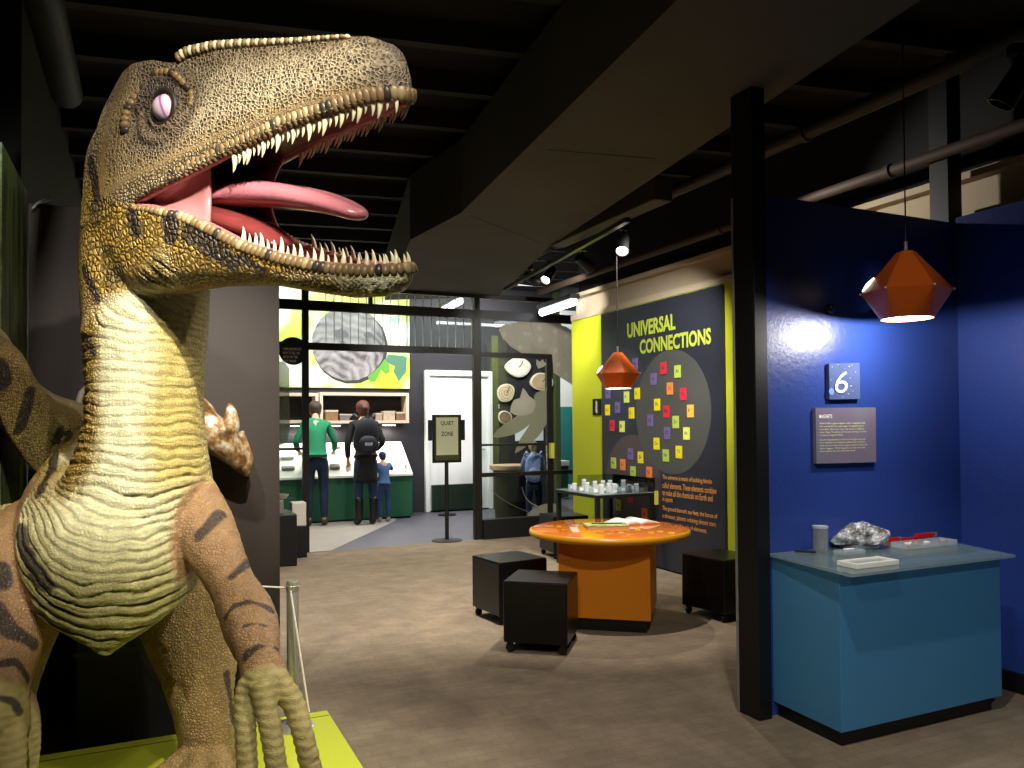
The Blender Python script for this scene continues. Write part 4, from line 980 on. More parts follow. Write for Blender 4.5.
# clear tray with pale stones
p0 = on(899, 548.5); e = thing('acrylic_tray', tuple(p0), RA, 'clear acrylic tray of pale stones at the back right of the glass counter', 'tray')
mt = MB(); mt.box(0, .36, -.05, .05, 0, .004)
for b_ in [(0, .36, -.05, -.046), (0, .36, .046, .05), (0, .004, -.05, .05), (.356, .36, -.05, .05)]: mt.box(*b_, .004, .026)
mt.build('tray_body', ACR2, e)
ST = flat('stone_pale', '#c9bda8', .6, var=.2, vscale=30)
for i, (dx, r, c_, nm) in enumerate([(.05, .027, ST, 'larger pale stone at the left end of the clear tray'), (.11, .022, flat('stone_brown', '#9a7a5a', .6), 'brownish stone in the middle of the clear tray'), (.16, .013, ST, 'smallest pale pebble in the middle of the clear tray'), (.20, .02, flat('stone_white', '#ddd9cf', .5), 'white pebble right of the middle of the clear tray'), (.30, .024, flat('stone_grey', '#99938c', .6), 'grey stone at the right end of the clear tray')]):
    q = p0 + U * dx + V * (-.015 + .01 * (i % 2)); o = rock('pebble', (0, 0, 0), r, 20 + i, c_, None, 3, .3, (1.2, .9, .75), False); o.location = (q.x, q.y, GZ + .004)
    tag(o, nm, 'stone', 'stones in the clear tray')
# white frame tray
p = on(868, 565); e = thing('plastic_tray', tuple(p), RA, 'white rectangular plastic tray with a clear window lying at the front of the glass counter', 'tray')
mf_ = MB(); a_, b_ = .128, .055
for bb in [(-a_, a_, -b_, -b_ + .018), (-a_, a_, b_ - .018, b_), (-a_, -a_ + .018, -b_ + .018, b_ - .018), (a_ - .018, a_, -b_ + .018, b_ - .018)]: mf_.box(*bb, 0, .022)
mf_.build('frame_body', flat('plastic_white', '#dcdad0', .35), e, bevel=.003); MB().box(-a_ + .018, a_ - .018, -b_ + .018, b_ - .018, .003, .014).build('window', ACR2, e)
p = on(849, 554); e = thing('clear_box', tuple(p), RA, 'low clear box with a white strip inside, between jar and white frame', 'box')
MB().box(-.07, .075, -.03, .03, 0, .020).build('case', ACR2, e, bevel=.002); MB().box(-.03, .03, -.008, .008, .0205, .027).build('white_strip', WHITEW, e, bevel=.002)
p = on(806, 552.5); tag(MB().box(-.05, .045, -.008, .008, 0, .012, 0, Matrix.Rotation(-.5, 4, 'Z')).build('steel_strip', flat('strip_dark', '#3a3c40', .3, metal=.6), loc=tuple(p), bevel=.002), 'dark metal strip lying at the left corner of the glass counter', 'strip')

# ================================================================ round table, stools
TBL = (0.685, 5.645)
e = thing('round_table', (TBL[0], TBL[1], 0), math.radians(-14), 'glossy orange round table on a square orange base', 'table')
ORB = flat('table_orange', '#e2860e', .5); ORT2 = flat('table_top_orange', '#ee7f14', .08, coat=.8)
MB().box(-.31, .31, -.31, .31, .085, .60).build('base', ORB, e, bevel=.003)
MB().box(-.33, .33, -.33, .33, .595, .612).build('base_cap', ORB, e, bevel=.003)
MB().box(-.28, .28, -.28, .28, 0, .085).build('plinth', BLACK, e)
MB().lathe([(0, .612), (.535, .612), (.552, .618), (.56, .632), (.56, .645), (.552, .657), (.54, .660), (0, .660)], 96, cap=False).build('table_top', [ORT2, flat('rim_yellow', '#c9901e', .3)], e, autosm=35)
MB().lathe([(.553, .613), (.566, .620), (.570, .636), (.566, .652), (.553, .659)], 96, cap=False).build('edge_band', flat('edge_band_ochre', '#c98a1c', .3), e, autosm=60)
SB = flat('stool_black', '#08080a', .3)
def make_stool():
    e = thing('cube_stool', (0, 0, 0), 0, '', 'stool', 'black cube stools around the round table')
    MB().box(-.2, .2, -.2, .2, .065, .435).build('body', SB, e, bevel=.008)
    MB().box(-.197, .197, -.197, .197, .4355, .439).build('seat_pad', SB, e, bevel=.001)
    for sx in (-1, 1):
        for sy in (-1, 1):
            m = MB(); m.lathe([(.0, -.011), (.024, -.011), (.028, -.006), (.028, .006), (.024, .011), (0, .011)], 20, M=Matrix.Translation((sx * .165, sy * .165, .028)) @ Matrix.Rotation(PI / 2, 4, 'X'), cap=False)
            m.box(sx * .165 - .015, sx * .165 + .015, sy * .165 - .018, sy * .165 + .018, .05, .066); m.build('caster', BLACK, e, autosm=40)
    return e
st0 = make_stool()
for i, (x, y, a, lab) in enumerate([(.178, 5.02, -14, 'black cube stool on casters nearest the camera, before the orange table'), (-.03, 5.78, 31, 'black cube stool standing left of and behind the nearest one'), (1.52, 5.80, 35, 'black cube stool right of the orange table, partly behind the booth post'), (.54, 8.45, 20, 'black cube stool in the background behind the left edge of the orange table')]):
    o = st0 if i == 0 else copy_tree(st0)
    o.location = (x, y, 0); o.rotation_euler = (0, 0, math.radians(a)); o['label'] = lab
# booklets
TT = .6605
def ontab(px, py, z=TT): return fl(px, py, z)
t = NT('cover_print'); cc, oo = t.coord((14, 14, 14)); nn3 = t.n('ShaderNodeTexNoise', inp={'Scale': 2.2, 'Detail': 4}); t.l(cc, oo, nn3, 0); rr3 = t.ramp(nn3, 'Fac', [(.35, srgb('#5f7a2e')), (.5, srgb('#9fb05a')), (.6, srgb('#cfcf90')), (.7, srgb('#6f7f3f'))]); t.l(rr3, 0, t.b, 'Base Color'); t.b.inputs['Roughness'].default_value = .35
p = ontab(606, 527); e = thing('booklet', tuple(p), math.radians(4), 'thick booklet with a leafy green cover lying on the orange table', 'booklet')
MB().box(-.15, .15, -.10, .10, 0, .018).build('pages', flat('paper_edge', '#b3a27a', .8), e); MB().box(-.153, .153, -.103, .103, .018, .0205).build('cover', t.mat, e)
MB().tube([(-.10, .03, .0245), (.12, .012, .0245)], .004, 8).build('spine_strap', BLACK, e)
p = ontab(632, 523); e = thing('open_magazine', tuple(p), math.radians(24), 'open magazine with white pages beside the green booklet on the orange table', 'magazine')
m = MB(); vs = []; fs = []
for j in (0, 1):
    for i in range(17):
        x = -.17 + .34 * i / 16; h = .028 * math.exp(-((abs(x) - .06) / .07) ** 2) + .004
        if abs(x) < .01: h = .008
        vs += [(x, -.12 + .24 * j, h), ]
for j in (0, 1):
    for i in range(17): vs.append((-.17 + .34 * i / 16, -.12 + .24 * j, 0))
for i in range(16): fs += [(i, i + 1, 18 + i, 17 + i), (34 + i, 51 + i, 52 + i, 35 + i), (i, 34 + i, 35 + i, i + 1), (17 + i, 18 + i, 52 + i, 51 + i)]
fs += [(0, 17, 51, 34), (16, 50, 67, 33)]
m.add(vs, fs); m.build('pages', flat('paper_white', '#d9dad2', .6), e, True)

# ================================================================ black table with glassware
e = thing('glassware_table', W(4.09, 6.7, 0), RA, 'slim black table with glass top against the navy panel', 'table')
TZ = .745; TU0, TU1, TV0, TV1 = 3.76, 4.45, 6.30, 7.12
wc(rbox(MB(), TU0, TU1, TV0, TV1, TZ - .035, TZ - .006), 'frame', BLACK, e, bevel=.002)
wc(rbox(MB(), TU0 + .003, TU1 - .003, TV0 + .003, TV1 - .003, TZ - .006, TZ), 'glass_top', GT.mat, e)
wc(rbox(MB(), TU0 + .01, TU1 - .01, TV0 + .01, TV1 - .01, TZ - .0062, TZ - .0058), 'white_underlay', flat('underlay_grey', '#8b8c88', .5), e)
for a, b in [(TU0 + .03, TV0 + .03), (TU1 - .05, TV0 + .03), (TU0 + .03, TV1 - .03), (TU1 - .05, TV1 - .03)]: wc(rbox(MB(), a - .02, a + .02, b - .02, b + .02, 0, TZ - .035), 'leg', BLACK, e)
wc(rbox(MB(), TU1 - .05, TU1 - .01, TV0 - .012, TV0 - .001, TZ - .12, TZ + .01), 'yellow_tag', flat('tag_yellow', '#c9b84a', .5), e)
e = thing('clear_case', W(4.12, 6.72, TZ), RA, 'low clear case around the glassware on the slim black table', 'case')
m = MB()
for q in [(TU0 + .25, TU1 - .02, TV0 + .03, TV0 + .034), (TU0 + .25, TU1 - .02, TV1 - .034, TV1 - .03), (TU1 - .024, TU1 - .02, TV0 + .034, TV1 - .034)]: rbox(m, *q, TZ + .0005, TZ + .13)
wc(m, 'case_walls', ACR, e)
GL2 = NT('glassware'); GL2.b.inputs['Base Color'].default_value = srgb('#e4e8e8'); GL2.b.inputs['Alpha'].default_value = .5; GL2.b.inputs['Roughness'].default_value = .1; GL2 = GL2.mat
rj = random.Random(9); GMs = []
def jar_proto(kind):
    e = thing('specimen_jar' if kind == 0 else 'sample_box', (0, 0, 0), 0, '', 'jar' if kind == 0 else 'box', 'small glass jars and clear boxes on the slim black table')
    if kind == 0:
        MB().lathe([(.026, 0), (.027, .045), (.020, .055), (.020, .062)], 16).build('glass_body', GL2, e, autosm=30); MB().lathe([(.022, .060), (.022, .076), (0, .076)], 16, cap=False).build('lid', WHITEW, e, autosm=30)
    else:
        MB().box(-.03, .03, -.025, .025, 0, .04).build('clear_body', GL2, e, bevel=.002); MB().box(-.02, .02, -.027, -.0255, .008, .03).build('paper_label', WHITEW, e)
    return e
protos = [jar_proto(0), jar_proto(1)]; used = [0, 0]
slots = [(a, b) for b in range(6) for a in range(4)]
rown = ['front', 'second', 'third', 'fourth', 'fifth', 'last']; coln = ['left', 'middle left', 'middle right', 'right']
for i, (a, b) in enumerate(slots):
    k = (i * 7 + i // 4) % 2; o = protos[k] if not used[k] else copy_tree(protos[k]); used[k] = 1
    o.location = W(TU0 + .11 + a * .155 + rj.uniform(-.02, .02), TV0 + .09 + b * .12 + rj.uniform(-.015, .015), TZ + .001); o.rotation_euler = (0, 0, RA + rj.uniform(-.4, .4))
    s_k = rj.uniform(.85, 1.25); o.scale = (1, 1, s_k)
    o['label'] = ('small lidded jar' if k == 0 else 'small labelled box') + ', %s of the %s row on the black table' % (coln[a], rown[b])

# ================================================================ plinth, barrier, things by the left wall
e = thing('plinth', W(0, 3.0, 0), RA, 'lime green platform under the dinosaur', 'platform')
cr = fl(327, 710, PZ); cu, cv = uv(cr); print('plinth corner', cu, cv)
wc(rbox(MB(), -.5, cu, .9, cv, .02, PZ), 'deck', PLIN, e, bevel=.004)
wc(rbox(MB(), -.46, cu - .03, .94, cv - .03, 0, .02), 'recess', BLACK, e)
s0, s1 = fl(37, 765, PZ), fl(181, 739, PZ)
wc(rbox(MB(), -.5, cu - .006, uv(s1)[1] - .003, uv(s1)[1] + .003, PZ - .001, PZ + .0012), 'joint', flat('joint_olive', '#7d8222', .6), e)
pp = fl(293, 727, PZ)
e = thing('barrier_post', (pp.x, pp.y, PZ), 0, 'short steel barrier post on the lime platform beside the dinosaur hand', 'post')
MB().lathe([(0, 0), (.088, 0), (.088, .006), (.078, .012), (.03, .016), (0, .016)], 40, cap=False).build('foot', METAL, e, autosm=40)
MB().lathe([(0, .014), (.0245, .014), (.0245, .60), (.022, .606), (0, .606)], 24, cap=False).build('tube', METAL, e, autosm=40)
MB().lathe([(.025, .565), (.027, .567), (.027, .585), (.025, .587)], 24, cap=False).build('collar', METAL, e, autosm=40)
CORD = flat('cord_white', '#e6ded0', .6)
e2_ = MB().tube([tuple(pp + Vector((0, 0, .575 + 0))), tuple(at(262, 586.5, pp.y + .02)), tuple(at(200, 590, pp.y + .03)), tuple(at(60, 600, pp.y + .15))], .004, 8).build('barrier_cord', CORD); e2_.name = 'cord'; e2_.data.transform(pinv(e)); e2_.parent = e
q0 = pp + Vector((.0, -.03, .57)); q1 = at(309, 712, pp.y - .06)
e3_ = MB().tube([tuple(q0), tuple(q1)], .0045, 8).build('barrier_cord', CORD); e3_.name = 'cord'; e3_.data.transform(pinv(e)); e3_.parent = e
# black case behind the dinosaur
a_, b_ = fl(88, 735), fl(215, 712)
e = thing('equipment_case', W(-.02, 4.1, 0), RA, 'plain black case on the floor behind the lime platform', 'case')
wc(rbox(MB(), -.28, .40, 3.86, 4.28, 0, .55), 'body', BLACK, e, bevel=.01); wc(rbox(MB(), -.284, .404, 3.856, 4.284, .42, .44), 'lid_seam', FRAMEM, e)
# horned skull casts on the charcoal wall
BONE = NT('cast_bone'); cc, oo = BONE.coord((1, 1, 1)); nn3 = BONE.n('ShaderNodeTexNoise', inp={'Scale': 15, 'Detail': 7, 'Roughness': .65}); BONE.l(cc, oo, nn3, 0)
rr3 = BONE.ramp(nn3, 'Fac', [(.36, srgb('#4a3520')), (.46, srgb('#8a6436')), (.54, srgb('#bd9b6e')), (.64, srgb('#e6dccb'))]); BONE.l(rr3, 0, BONE.b, 'Base Color'); BONE.b.inputs['Roughness'].default_value = .3  # brown bone mottle with whitish highlights painted in
bp = BONE.n('ShaderNodeBump', inp={'Strength': .6, 'Distance': .01}); BONE.l(nn3, 'Fac', bp, 'Height'); BONE.l(bp, 0, BONE.b, 'Normal'); BONE = BONE.mat
def wp(px, py, off): p = pv(px, py, 4.35); d = (p - CAM); return p - d * (off / d.dot(V))
def remesh_obj(name, mb, vox, mat, parent, it=4):
    o = mb.build('tmp', mat); r = o.modifiers.new('r', 'REMESH'); r.mode = 'VOXEL'; r.voxel_size = vox; s_ = o.modifiers.new('s', 'SMOOTH'); s_.iterations = it; s_.factor = .5
    dg = bpy.context.evaluated_depsgraph_get(); dg.update(); me = bpy.data.meshes.new_from_object(o.evaluated_get(dg)); bpy.data.objects.remove(o); me.name = name
    me.materials.clear(); return mesh_obj(name, me, mat, parent, True)
def wtube(m, rows):
    S = spline([tuple(wp(a, b, o)) + (r,) for a, b, o, r in rows], 4); m.tube([s[:3] for s in S], [float(s[3]) for s in S], 16)
m = MB()
wtube(m, [(188, 405, .16, .05), (205, 425, .17, .08), (222, 441, .18, .085), (236, 457, .17, .058), (245, 469, .16, .036), (248, 476, .15, .012)])   # face and beak
wtube(m, [(226, 438, .2, .055), (231, 425, .22, .042), (231, 413, .22, .030), (229.5, 403, .21, .012)])                     # brow horn
wtube(m, [(238, 432, .14, .03), (244, 448, .14, .03), (249, 462, .14, .024), (248, 472, .14, .01)])
wtube(m, [(207, 428, .16, .07), (201, 412, .14, .065), (197, 398, .12, .03)])                                          # frill
wtube(m, [(222, 444, .16, .05), (205, 443, .13, .03), (188, 441, .1, .022)])                                            # cheek spike
m.ball(tuple(wp(205, 435, .06)), .05, 16, 10)
sk = remesh_obj('skull', m, .006, BONE, None); sk.name = 'horned_skull_cast'; tag(sk, 'brown horned skull cast mounted on the charcoal wall right of the dinosaur neck', 'skull')
m = MB(); wtube(m, [(86, 388, .03, .012), (81, 394, .05, .014), (79, 404, .06, .015), (82, 413, .05, .014), (88, 421, .03, .012)])
k2 = m.build('bone_cast', flat('bone_pale', '#b9ab97', .5), smooth=True); tag(k2, 'curved pale bone cast on the charcoal wall peeping out left of the neck', 'bone')
m = MB(); S = spline([tuple(wp(a, b, .02)) + (r,) for a, b, r in [(32, 209, .004), (38, 203, .006), (45, 200.5, .006), (52, 199.5, .004)]], 4); m.tube([s[:3] for s in S], [float(s[3]) for s in S], 10)
k3 = m.build('wall_hook', WHITEW, smooth=True); tag(k3, 'short pale curved hook high on the charcoal wall at the left', 'hook')
# ================================================================ glass partition
def bar(m, x0, x1, y0, y1, v, th=.05, mi=0):
    """bar on the plane v whose photo box is x0..x1, y0..y1 (taken at its middle)"""
    a, b, c, d = pv(x0, (y0 + y1) / 2, v), pv(x1, (y0 + y1) / 2, v), pv((x0 + x1) / 2, y0, v), pv((x0 + x1) / 2, y1, v)
    return rbox(m, a.dot(U), b.dot(U), v, v + th, d.z, c.z, mi)
gl = thing('glass_partition', W(3.0, VG, 0), RA, 'dark framed glass partition with open doorway before the back room', 'partition')
u_l = pv(306, 430, VG).dot(U); u_m = pv(478, 430, VG).dot(U); u_r = pv(550, 430, VG).dot(U); u_e = 5.15
z_top = pv(400, 310, VG).z; z_tr = pv(400, 349, VG).z; print('glass', u_l, u_m, u_r, z_top, z_tr)
def gb(name, u0, u1, z0, z1, mat=FRAMEM, d0=0, d1=.06): return wc(rbox(MB(), u0, u1, VG + d0, VG + d1, z0, z1), name, mat, gl)
gb('mullion', u_l - .035, u_l + .035, 0, z_top + .02); gb('mullion', u_m - .05, u_m + .05, 0, z_top + .02)
gb('head_beam', .6, u_e, z_top - .055, z_top + .055); gb('head_beam', .6, u_e, z_top + .20, z_top + .26)
gb('mullion', pv(371, 303, VG).dot(U) - .02, pv(371, 303, VG).dot(U) + .02, z_top + .05, z_top + .2)
gb('mullion', u_l - .035, u_l + .035, z_top + .055, z_top + .2); gb('mullion', u_m - .035, u_m + .035, z_top + .055, z_top + .2)
gb('transom', u_l + .035, u_m - .05, z_tr - .04, z_tr + .04); gb('transom', .6, u_l - .035, z_tr - .05, z_tr + .04)
gb('transom', .6, u_l - .035, pv(293, 449, VG).z - .014, pv(293, 449, VG).z + .014)
gb('end_post', u_e - .05, u_e, 0, z_top + .26)
z2 = pv(515, 355.5, VG).z; za = pv(515, 444.5, VG).z; zb = pv(515, 474, VG).z; zs = pv(510, 518, VG).z
gb('door_stile', u_r - .035, u_r + .035, 0, z2 + .03); gb('door_rail', u_m + .05, u_r - .035, z2 - .03, z2 + .03)
gb('door_rail', u_m + .05, u_r - .035, za - .013, za + .013); gb('door_rail', u_m + .05, u_r - .035, zb - .025, zb + .025)
gb('door_rail', u_r + .035, u_e - .05, zb - .025, zb + .025)
gb('kick_panel', u_m + .05, u_r - .035, 0.0, zs, BLACK, -.04, .08); gb('kick_panel', u_r + .035, u_e - .05, 0, zs, BLACK)
gb('kick_panel', .6, u_l - .035, 0, .1, BLACK)
q = pv(552, 463, VG); wc(rbox(MB(), u_r - .02, u_r + .03, VG - .06, VG - .001, pv(552, 458, VG).z, pv(552, 443, VG).z), 'lock_plate', flat('tag_olive', '#b0ae3c', .5), gl)
for u0, u1, z0, z1 in [(.6, u_l - .035, .1, z_tr - .05), (.6, u_l - .035, z_tr + .04, z_top - .055), (u_l + .035, u_m - .05, z_tr + .04, z_top - .055), (u_m + .05, u_r - .035, zb + .025, z2 - .03), (u_m + .05, u_r - .035, zs, zb - .025), (u_m + .05, u_e - .05, z2 + .03, z_top - .055), (u_r + .035, u_e - .05, zb + .025, z2 + .03), (u_r + .035, u_e - .05, zs, zb - .025)]:
    gb('pane', u0, u1, z0, z1, GLASS, .025, .031)
# printed film on the panes
FILMW = film('film_wing', '#b5ae9c', .85, spots=True); FILMP = film('film_pod', '#8f9075', .93); FILML = film('film_pale', '#b9b4a0', .7)
def decal(name, pts, mat, sm=0, off=.0):
    if sm: pts = smoothpoly(pts, sm)
    P_ = [pv(x, y, VG + .022 - off) for x, y in pts]
    P_ = [W(min(max(p.dot(U), .6), u_e - .05), VG + .022 - off, max(p.z, zs + .002)) for p in P_]
    return wc(plate(MB(), P_, -V, .0012), name, mat, gl)
Z8 = lambda L: [(470 + x / 7.31, 290 + y / 7.31) for x, y in L]; Z5 = lambda L: [(470 + x / 4.957, 390 + y / 4.957) for x, y in L]
decal('wing_print', Z8([(210, 290), (228, 268), (262, 250), (300, 252), (350, 232), (400, 232), (432, 215), (480, 214), (520, 218), (560, 222), (640, 216), (660, 240), (672, 262), (705, 268), (740, 295), (775, 340), (800, 420), (800, 700), (760, 705), (740, 690), (680, 650), (612, 605), (600, 470), (375, 460), (300, 415), (240, 355)]), FILMW, 0)
FV = film('film_vein', '#c2bca8', .85)
for L in [[(440, 225), (470, 320), (490, 400), (500, 455)], [(655, 262), (630, 330), (600, 400), (580, 455)], [(240, 355), (330, 420), (400, 458)]]:
    P_ = [pv(470 + x / 7.31, 290 + y / 7.31, VG + .019) for x, y in L]; wc(MB().tube(P_, .004, 6), 'wing_vein', FV, gl)
decal('pod_print', Z5([(118, 235), (128, 205), (170, 170), (230, 130), (280, 90), (315, 60), (330, 90), (325, 135), (290, 175), (240, 210), (180, 230)]), FILMP, 3)
decal('pod_print', Z5([(318, 30), (350, 5), (388, 12), (392, 90), (385, 150), (350, 215), (300, 265), (240, 305), (222, 310), (245, 250), (290, 180), (320, 120)]), FILMP, 3, .0014)
decal('blossom_print', [(510, 412), (514, 400), (520, 398), (523, 388), (529, 396), (536, 402), (533, 412), (522, 416)], FILML, 2, .003)
decal('leaf_print', Z8([(485, 505), (510, 525), (530, 505), (545, 530), (560, 540), (540, 560), (500, 575), (485, 545)]), FILML)
decal('root_mound_print', Z5([(285, 612), (320, 585), (360, 568), (400, 560), (470, 575), (515, 600), (515, 625), (285, 625)]), FILML)
for L, r in [([(105, 495), (150, 535), (210, 570), (300, 610)], .010), ([(258, 483), (270, 520), (295, 555), (340, 580)], .018), ([(430, 550), (470, 535), (500, 530), (515, 522)], .012)]:
    P_ = [pv(470 + x / 4.957, 390 + y / 4.957, VG + .012) for x, y in L]; wc(MB().tube([tuple(p[:3]) for p in spline([tuple(p) for p in P_], 4)], r, 8, flat=.25), 'root_print', FILML, gl)
c = pv(293, 351, VG); wc(plate(MB(), [c - V * .004 + (U * math.cos(k * PI / 20) + Z * math.sin(k * PI / 20)) * .155 for k in range(40)], -V, .004), 'round_sticker', BLACK, gl)
for k, tx in enumerate(['COME AND FIND OUT', 'HOW TO TELL THE', 'AGE OF ANY TREE', 'AND SHRUB']):
    a = pv(283, 350 + k * 4, VG - .009); fit_text('sticker_text', tx, a, .20 - .02 * k, .028, U, WL, gl, -V, .001, .005)
decal('pale_plant_print', [(277, 362), (284, 361), (289, 368), (290, 420), (288, 440), (280, 446), (277, 446)], film('film_plant', '#8f9485', .5))

# ================================================================ QUIET ZONE stand
p = fl(447, 540.5); p = Vector((p.x, p.y, 0))
e = thing('sign_stand', tuple(p), RA, 'black standing sign reading QUIET ZONE in the open doorway', 'sign')
MB().lathe([(0, 0), (.185, 0), (.185, .008), (.03, .02), (0, .02)], 40, cap=False).build('base_disc', BLACK, e, autosm=40)
zf0 = 1.4 - (463 - 425.5) / F_PX * p.y; zf1 = 1.4 - (415 - 425.5) / F_PX * p.y
MB().tube([(0, 0, .015), (0, 0, zf0 + .03)], .024, 14).build('pole', BLACK, e, autosm=40)
hw = .185; m = MB(); m.box(-hw, hw, -.03, .0, zf0, zf1); m.build('sign_frame', flat('frame_black', '#15140f', .3), e, bevel=.006)
MB().box(-hw + .045, hw - .045, -.033, -.0305, zf0 + .095, zf1 - .035).build('paper', flat('paper_cream', '#c2c39d', .6), e)
MB().box(-hw + .03, hw - .03, -.0315, -.0302, zf0 + .03, zf1 - .02).build('backing_card', flat('card_olive', '#3c3d18', .5), e)
def stext(body, zc, w, h): 
    fit_text('lettering', body, p + U * (-w / 2) - V * .0335 + Z * zc, w, h, U, INK, e, -V, .001, .018)
stext('QUIET', zf1 - .135, .17, .055); stext('ZONE', zf1 - .26, .155, .055)
e = thing('notice_holder', tuple(pv(447, 434, 11.6)), RA, 'black notice holder behind the QUIET ZONE sign in front of the white door', 'holder')
hp = pv(447, 425, 11.6); MB().box(-.30, .30, 0, .04, -.10, .22).build('panel', BLACK, e); MB().box(-.02, .02, .01, .03, -hp.z - .0 + (hp.z - e.location.z), -.10).build('pole', BLACK, e)
MB().lathe([(0, -e.location.z), (.14, -e.location.z), (.14, -e.location.z + .012), (0, -e.location.z + .012)], 24, c=(0, .02), cap=False).build('foot', BLACK, e)

# ================================================================ far wall: door, picture, shelves
dz = pv(457, 371, VB).z; du0 = pv(424, 440, VB).dot(U); du1 = pv(491, 440, VB).dot(U)
d = thing('door_1', W(du0, VB, 0), RA, None, None); d['kind'] = 'structure'
DOORW = flat('door_white', '#f0f0ee', .5)
wc(rbox(MB(), du0 + .07, du1 - .07, VB - .05, VB - .004, .02, dz - .09), 'door_leaf', DOORW, d)
m = MB(); rbox(m, du0, du0 + .07, VB - .09, VB - .002, 0, dz); rbox(m, du1 - .07, du1, VB - .09, VB - .002, 0, dz); rbox(m, du0 + .07, du1 - .07, VB - .09, VB - .002, dz - .09, dz)
wc(m, 'door_frame', WHITEW, d, bevel=.01)
wc(rbox(MB(), du0 + .10, du1 - .22, VB - .12, VB - .055, 0.03, pv(450, 484, VB).z), 'green_kick_board', flat('board_dark_green', '#16281d', .5), d)
wc(MB().tube([W(du1 - .16, VB - .055, 1.0), W(du1 - .16, VB - .11, 1.0), W(du1 - .26, VB - .11, 1.0)], .012, 10), 'door_handle', METAL, d)
# wasp nest picture
pc = [pv(277, 389, VB), pv(410, 386.5, VB), pv(410, 296, VB), pv(277, 289, VB)]
pu0, pu1 = pv(240, 388, VB).dot(U), pv(409, 387, VB).dot(U); pz0, pz1 = pv(350, 388, VB).z, pv(350, 288, VB).z
e = thing('nature_picture', W((pu0 + pu1) / 2, VB, pz0), RA, 'large picture of a round grey paper nest among lime green leaves on the far wall', 'picture')
t = NT('picture_blur'); cc, oo = t.coord((1, 1, 1)); nb = t.n('ShaderNodeTexNoise', inp={'Scale': 1.7, 'Detail': 1.5}); t.l(cc, oo, nb, 0)
rb = t.ramp(nb, 'Fac', [(.34, srgb('#e6eae0')), (.46, srgb('#d3dcb6')), (.56, srgb('#a3bd52')), (.68, srgb('#bfc93c'))]); t.l(rb, 0, t.b, 'Base Color'); t.b.inputs['Roughness'].default_value = .35
wc(rbox(MB(), pu0, pu1, VB - .04, VB - .003, pz0, pz1), 'print', t.mat, e)
nc = pv(349, 344, VB - .04); nr = 36 / F_PX * nc.y * 1.02
t = NT('nest_paper'); cc, oo = t.coord((1, 1, 1)); nb = t.n('ShaderNodeTexNoise', inp={'Scale': 2.6, 'Detail': 3, 'Distortion': 1.5}); t.l(cc, oo, nb, 0)
wv = t.n('ShaderNodeTexWave', wave_type='RINGS', rings_direction='SPHERICAL', inp={'Scale': 2.2, 'Distortion': 13, 'Detail': 3, 'Detail Scale': 1.0}); t.l(cc, oo, wv, 0)
mxn = t.n('ShaderNodeMath', operation='MULTIPLY_ADD', inp={1: .35}); t.l(wv, 'Fac', mxn, 0); t.l(nb, 'Fac', mxn, 2)
rb = t.ramp(mxn, 0, [(.38, srgb('#4c4a4c')), (.55, srgb('#747172')), (.8, srgb('#8a8788')), (1.1, srgb('#9f9c9c'))]); t.l(rb, 0, t.b, 'Base Color'); t.b.inputs['Roughness'].default_value = .5
def vdisc(c, rx, rz, n=48, wob=.0, seed=1): return [c + U * (math.cos(2 * PI * k / n) * rx * (1 + wob * math.sin(k * 1.7 + seed))) + Z * (math.sin(2 * PI * k / n) * rz * (1 + wob * math.cos(k * 2.3 + seed))) for k in range(n)]
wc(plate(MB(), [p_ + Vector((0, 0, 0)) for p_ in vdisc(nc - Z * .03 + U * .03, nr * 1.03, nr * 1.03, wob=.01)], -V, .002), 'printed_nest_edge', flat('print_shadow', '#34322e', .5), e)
wc(plate(MB(), [p_ - V * .0025 for p_ in vdisc(nc, nr, nr, wob=.012)], -V, .002), 'printed_nest', t.mat, e)
for hx, hy, a, b in [(341, 334, .11, .08), (368, 335, .07, .05), (352, 360, .03, .03)]:
    wc(plate(MB(), [p_ - V * .005 for p_ in vdisc(pv(hx, hy, VB - .04), a, b, 20, .15)], -V, .001), 'printed_hole', flat('print_hole', '#5b595d', .6), e)
LEAFG = flat('print_leaf', '#5f9a3a', .4); LEAFD = flat('print_leaf_dark', '#4d7a62', .4)
def leaf(L, mat, off): wc(plate(MB(), [pv(x, y, VB - .041 - off) for x, y in L], -V, .001), 'printed_leaf', mat, e)
Z6 = lambda L: [(280 + x / 6.827, 290 + y / 6.827) for x, y in L]
leaf(Z6([(735, 440), (790, 445), (840, 450), (865, 460), (860, 560), (835, 590), (810, 625), (795, 590), (775, 560), (785, 520), (740, 500), (720, 480)]), LEAFD, 0)
leaf(Z6([(715, 470), (745, 510), (750, 560), (720, 575), (690, 540), (675, 580), (650, 625), (615, 625), (600, 590), (640, 560), (680, 520)]), LEAFG, .0012)
leaf(Z6([(755, 180), (800, 178), (835, 200), (800, 235), (765, 215)]), flat('print_leaf_pale', '#9bb3b0', .4), 0)
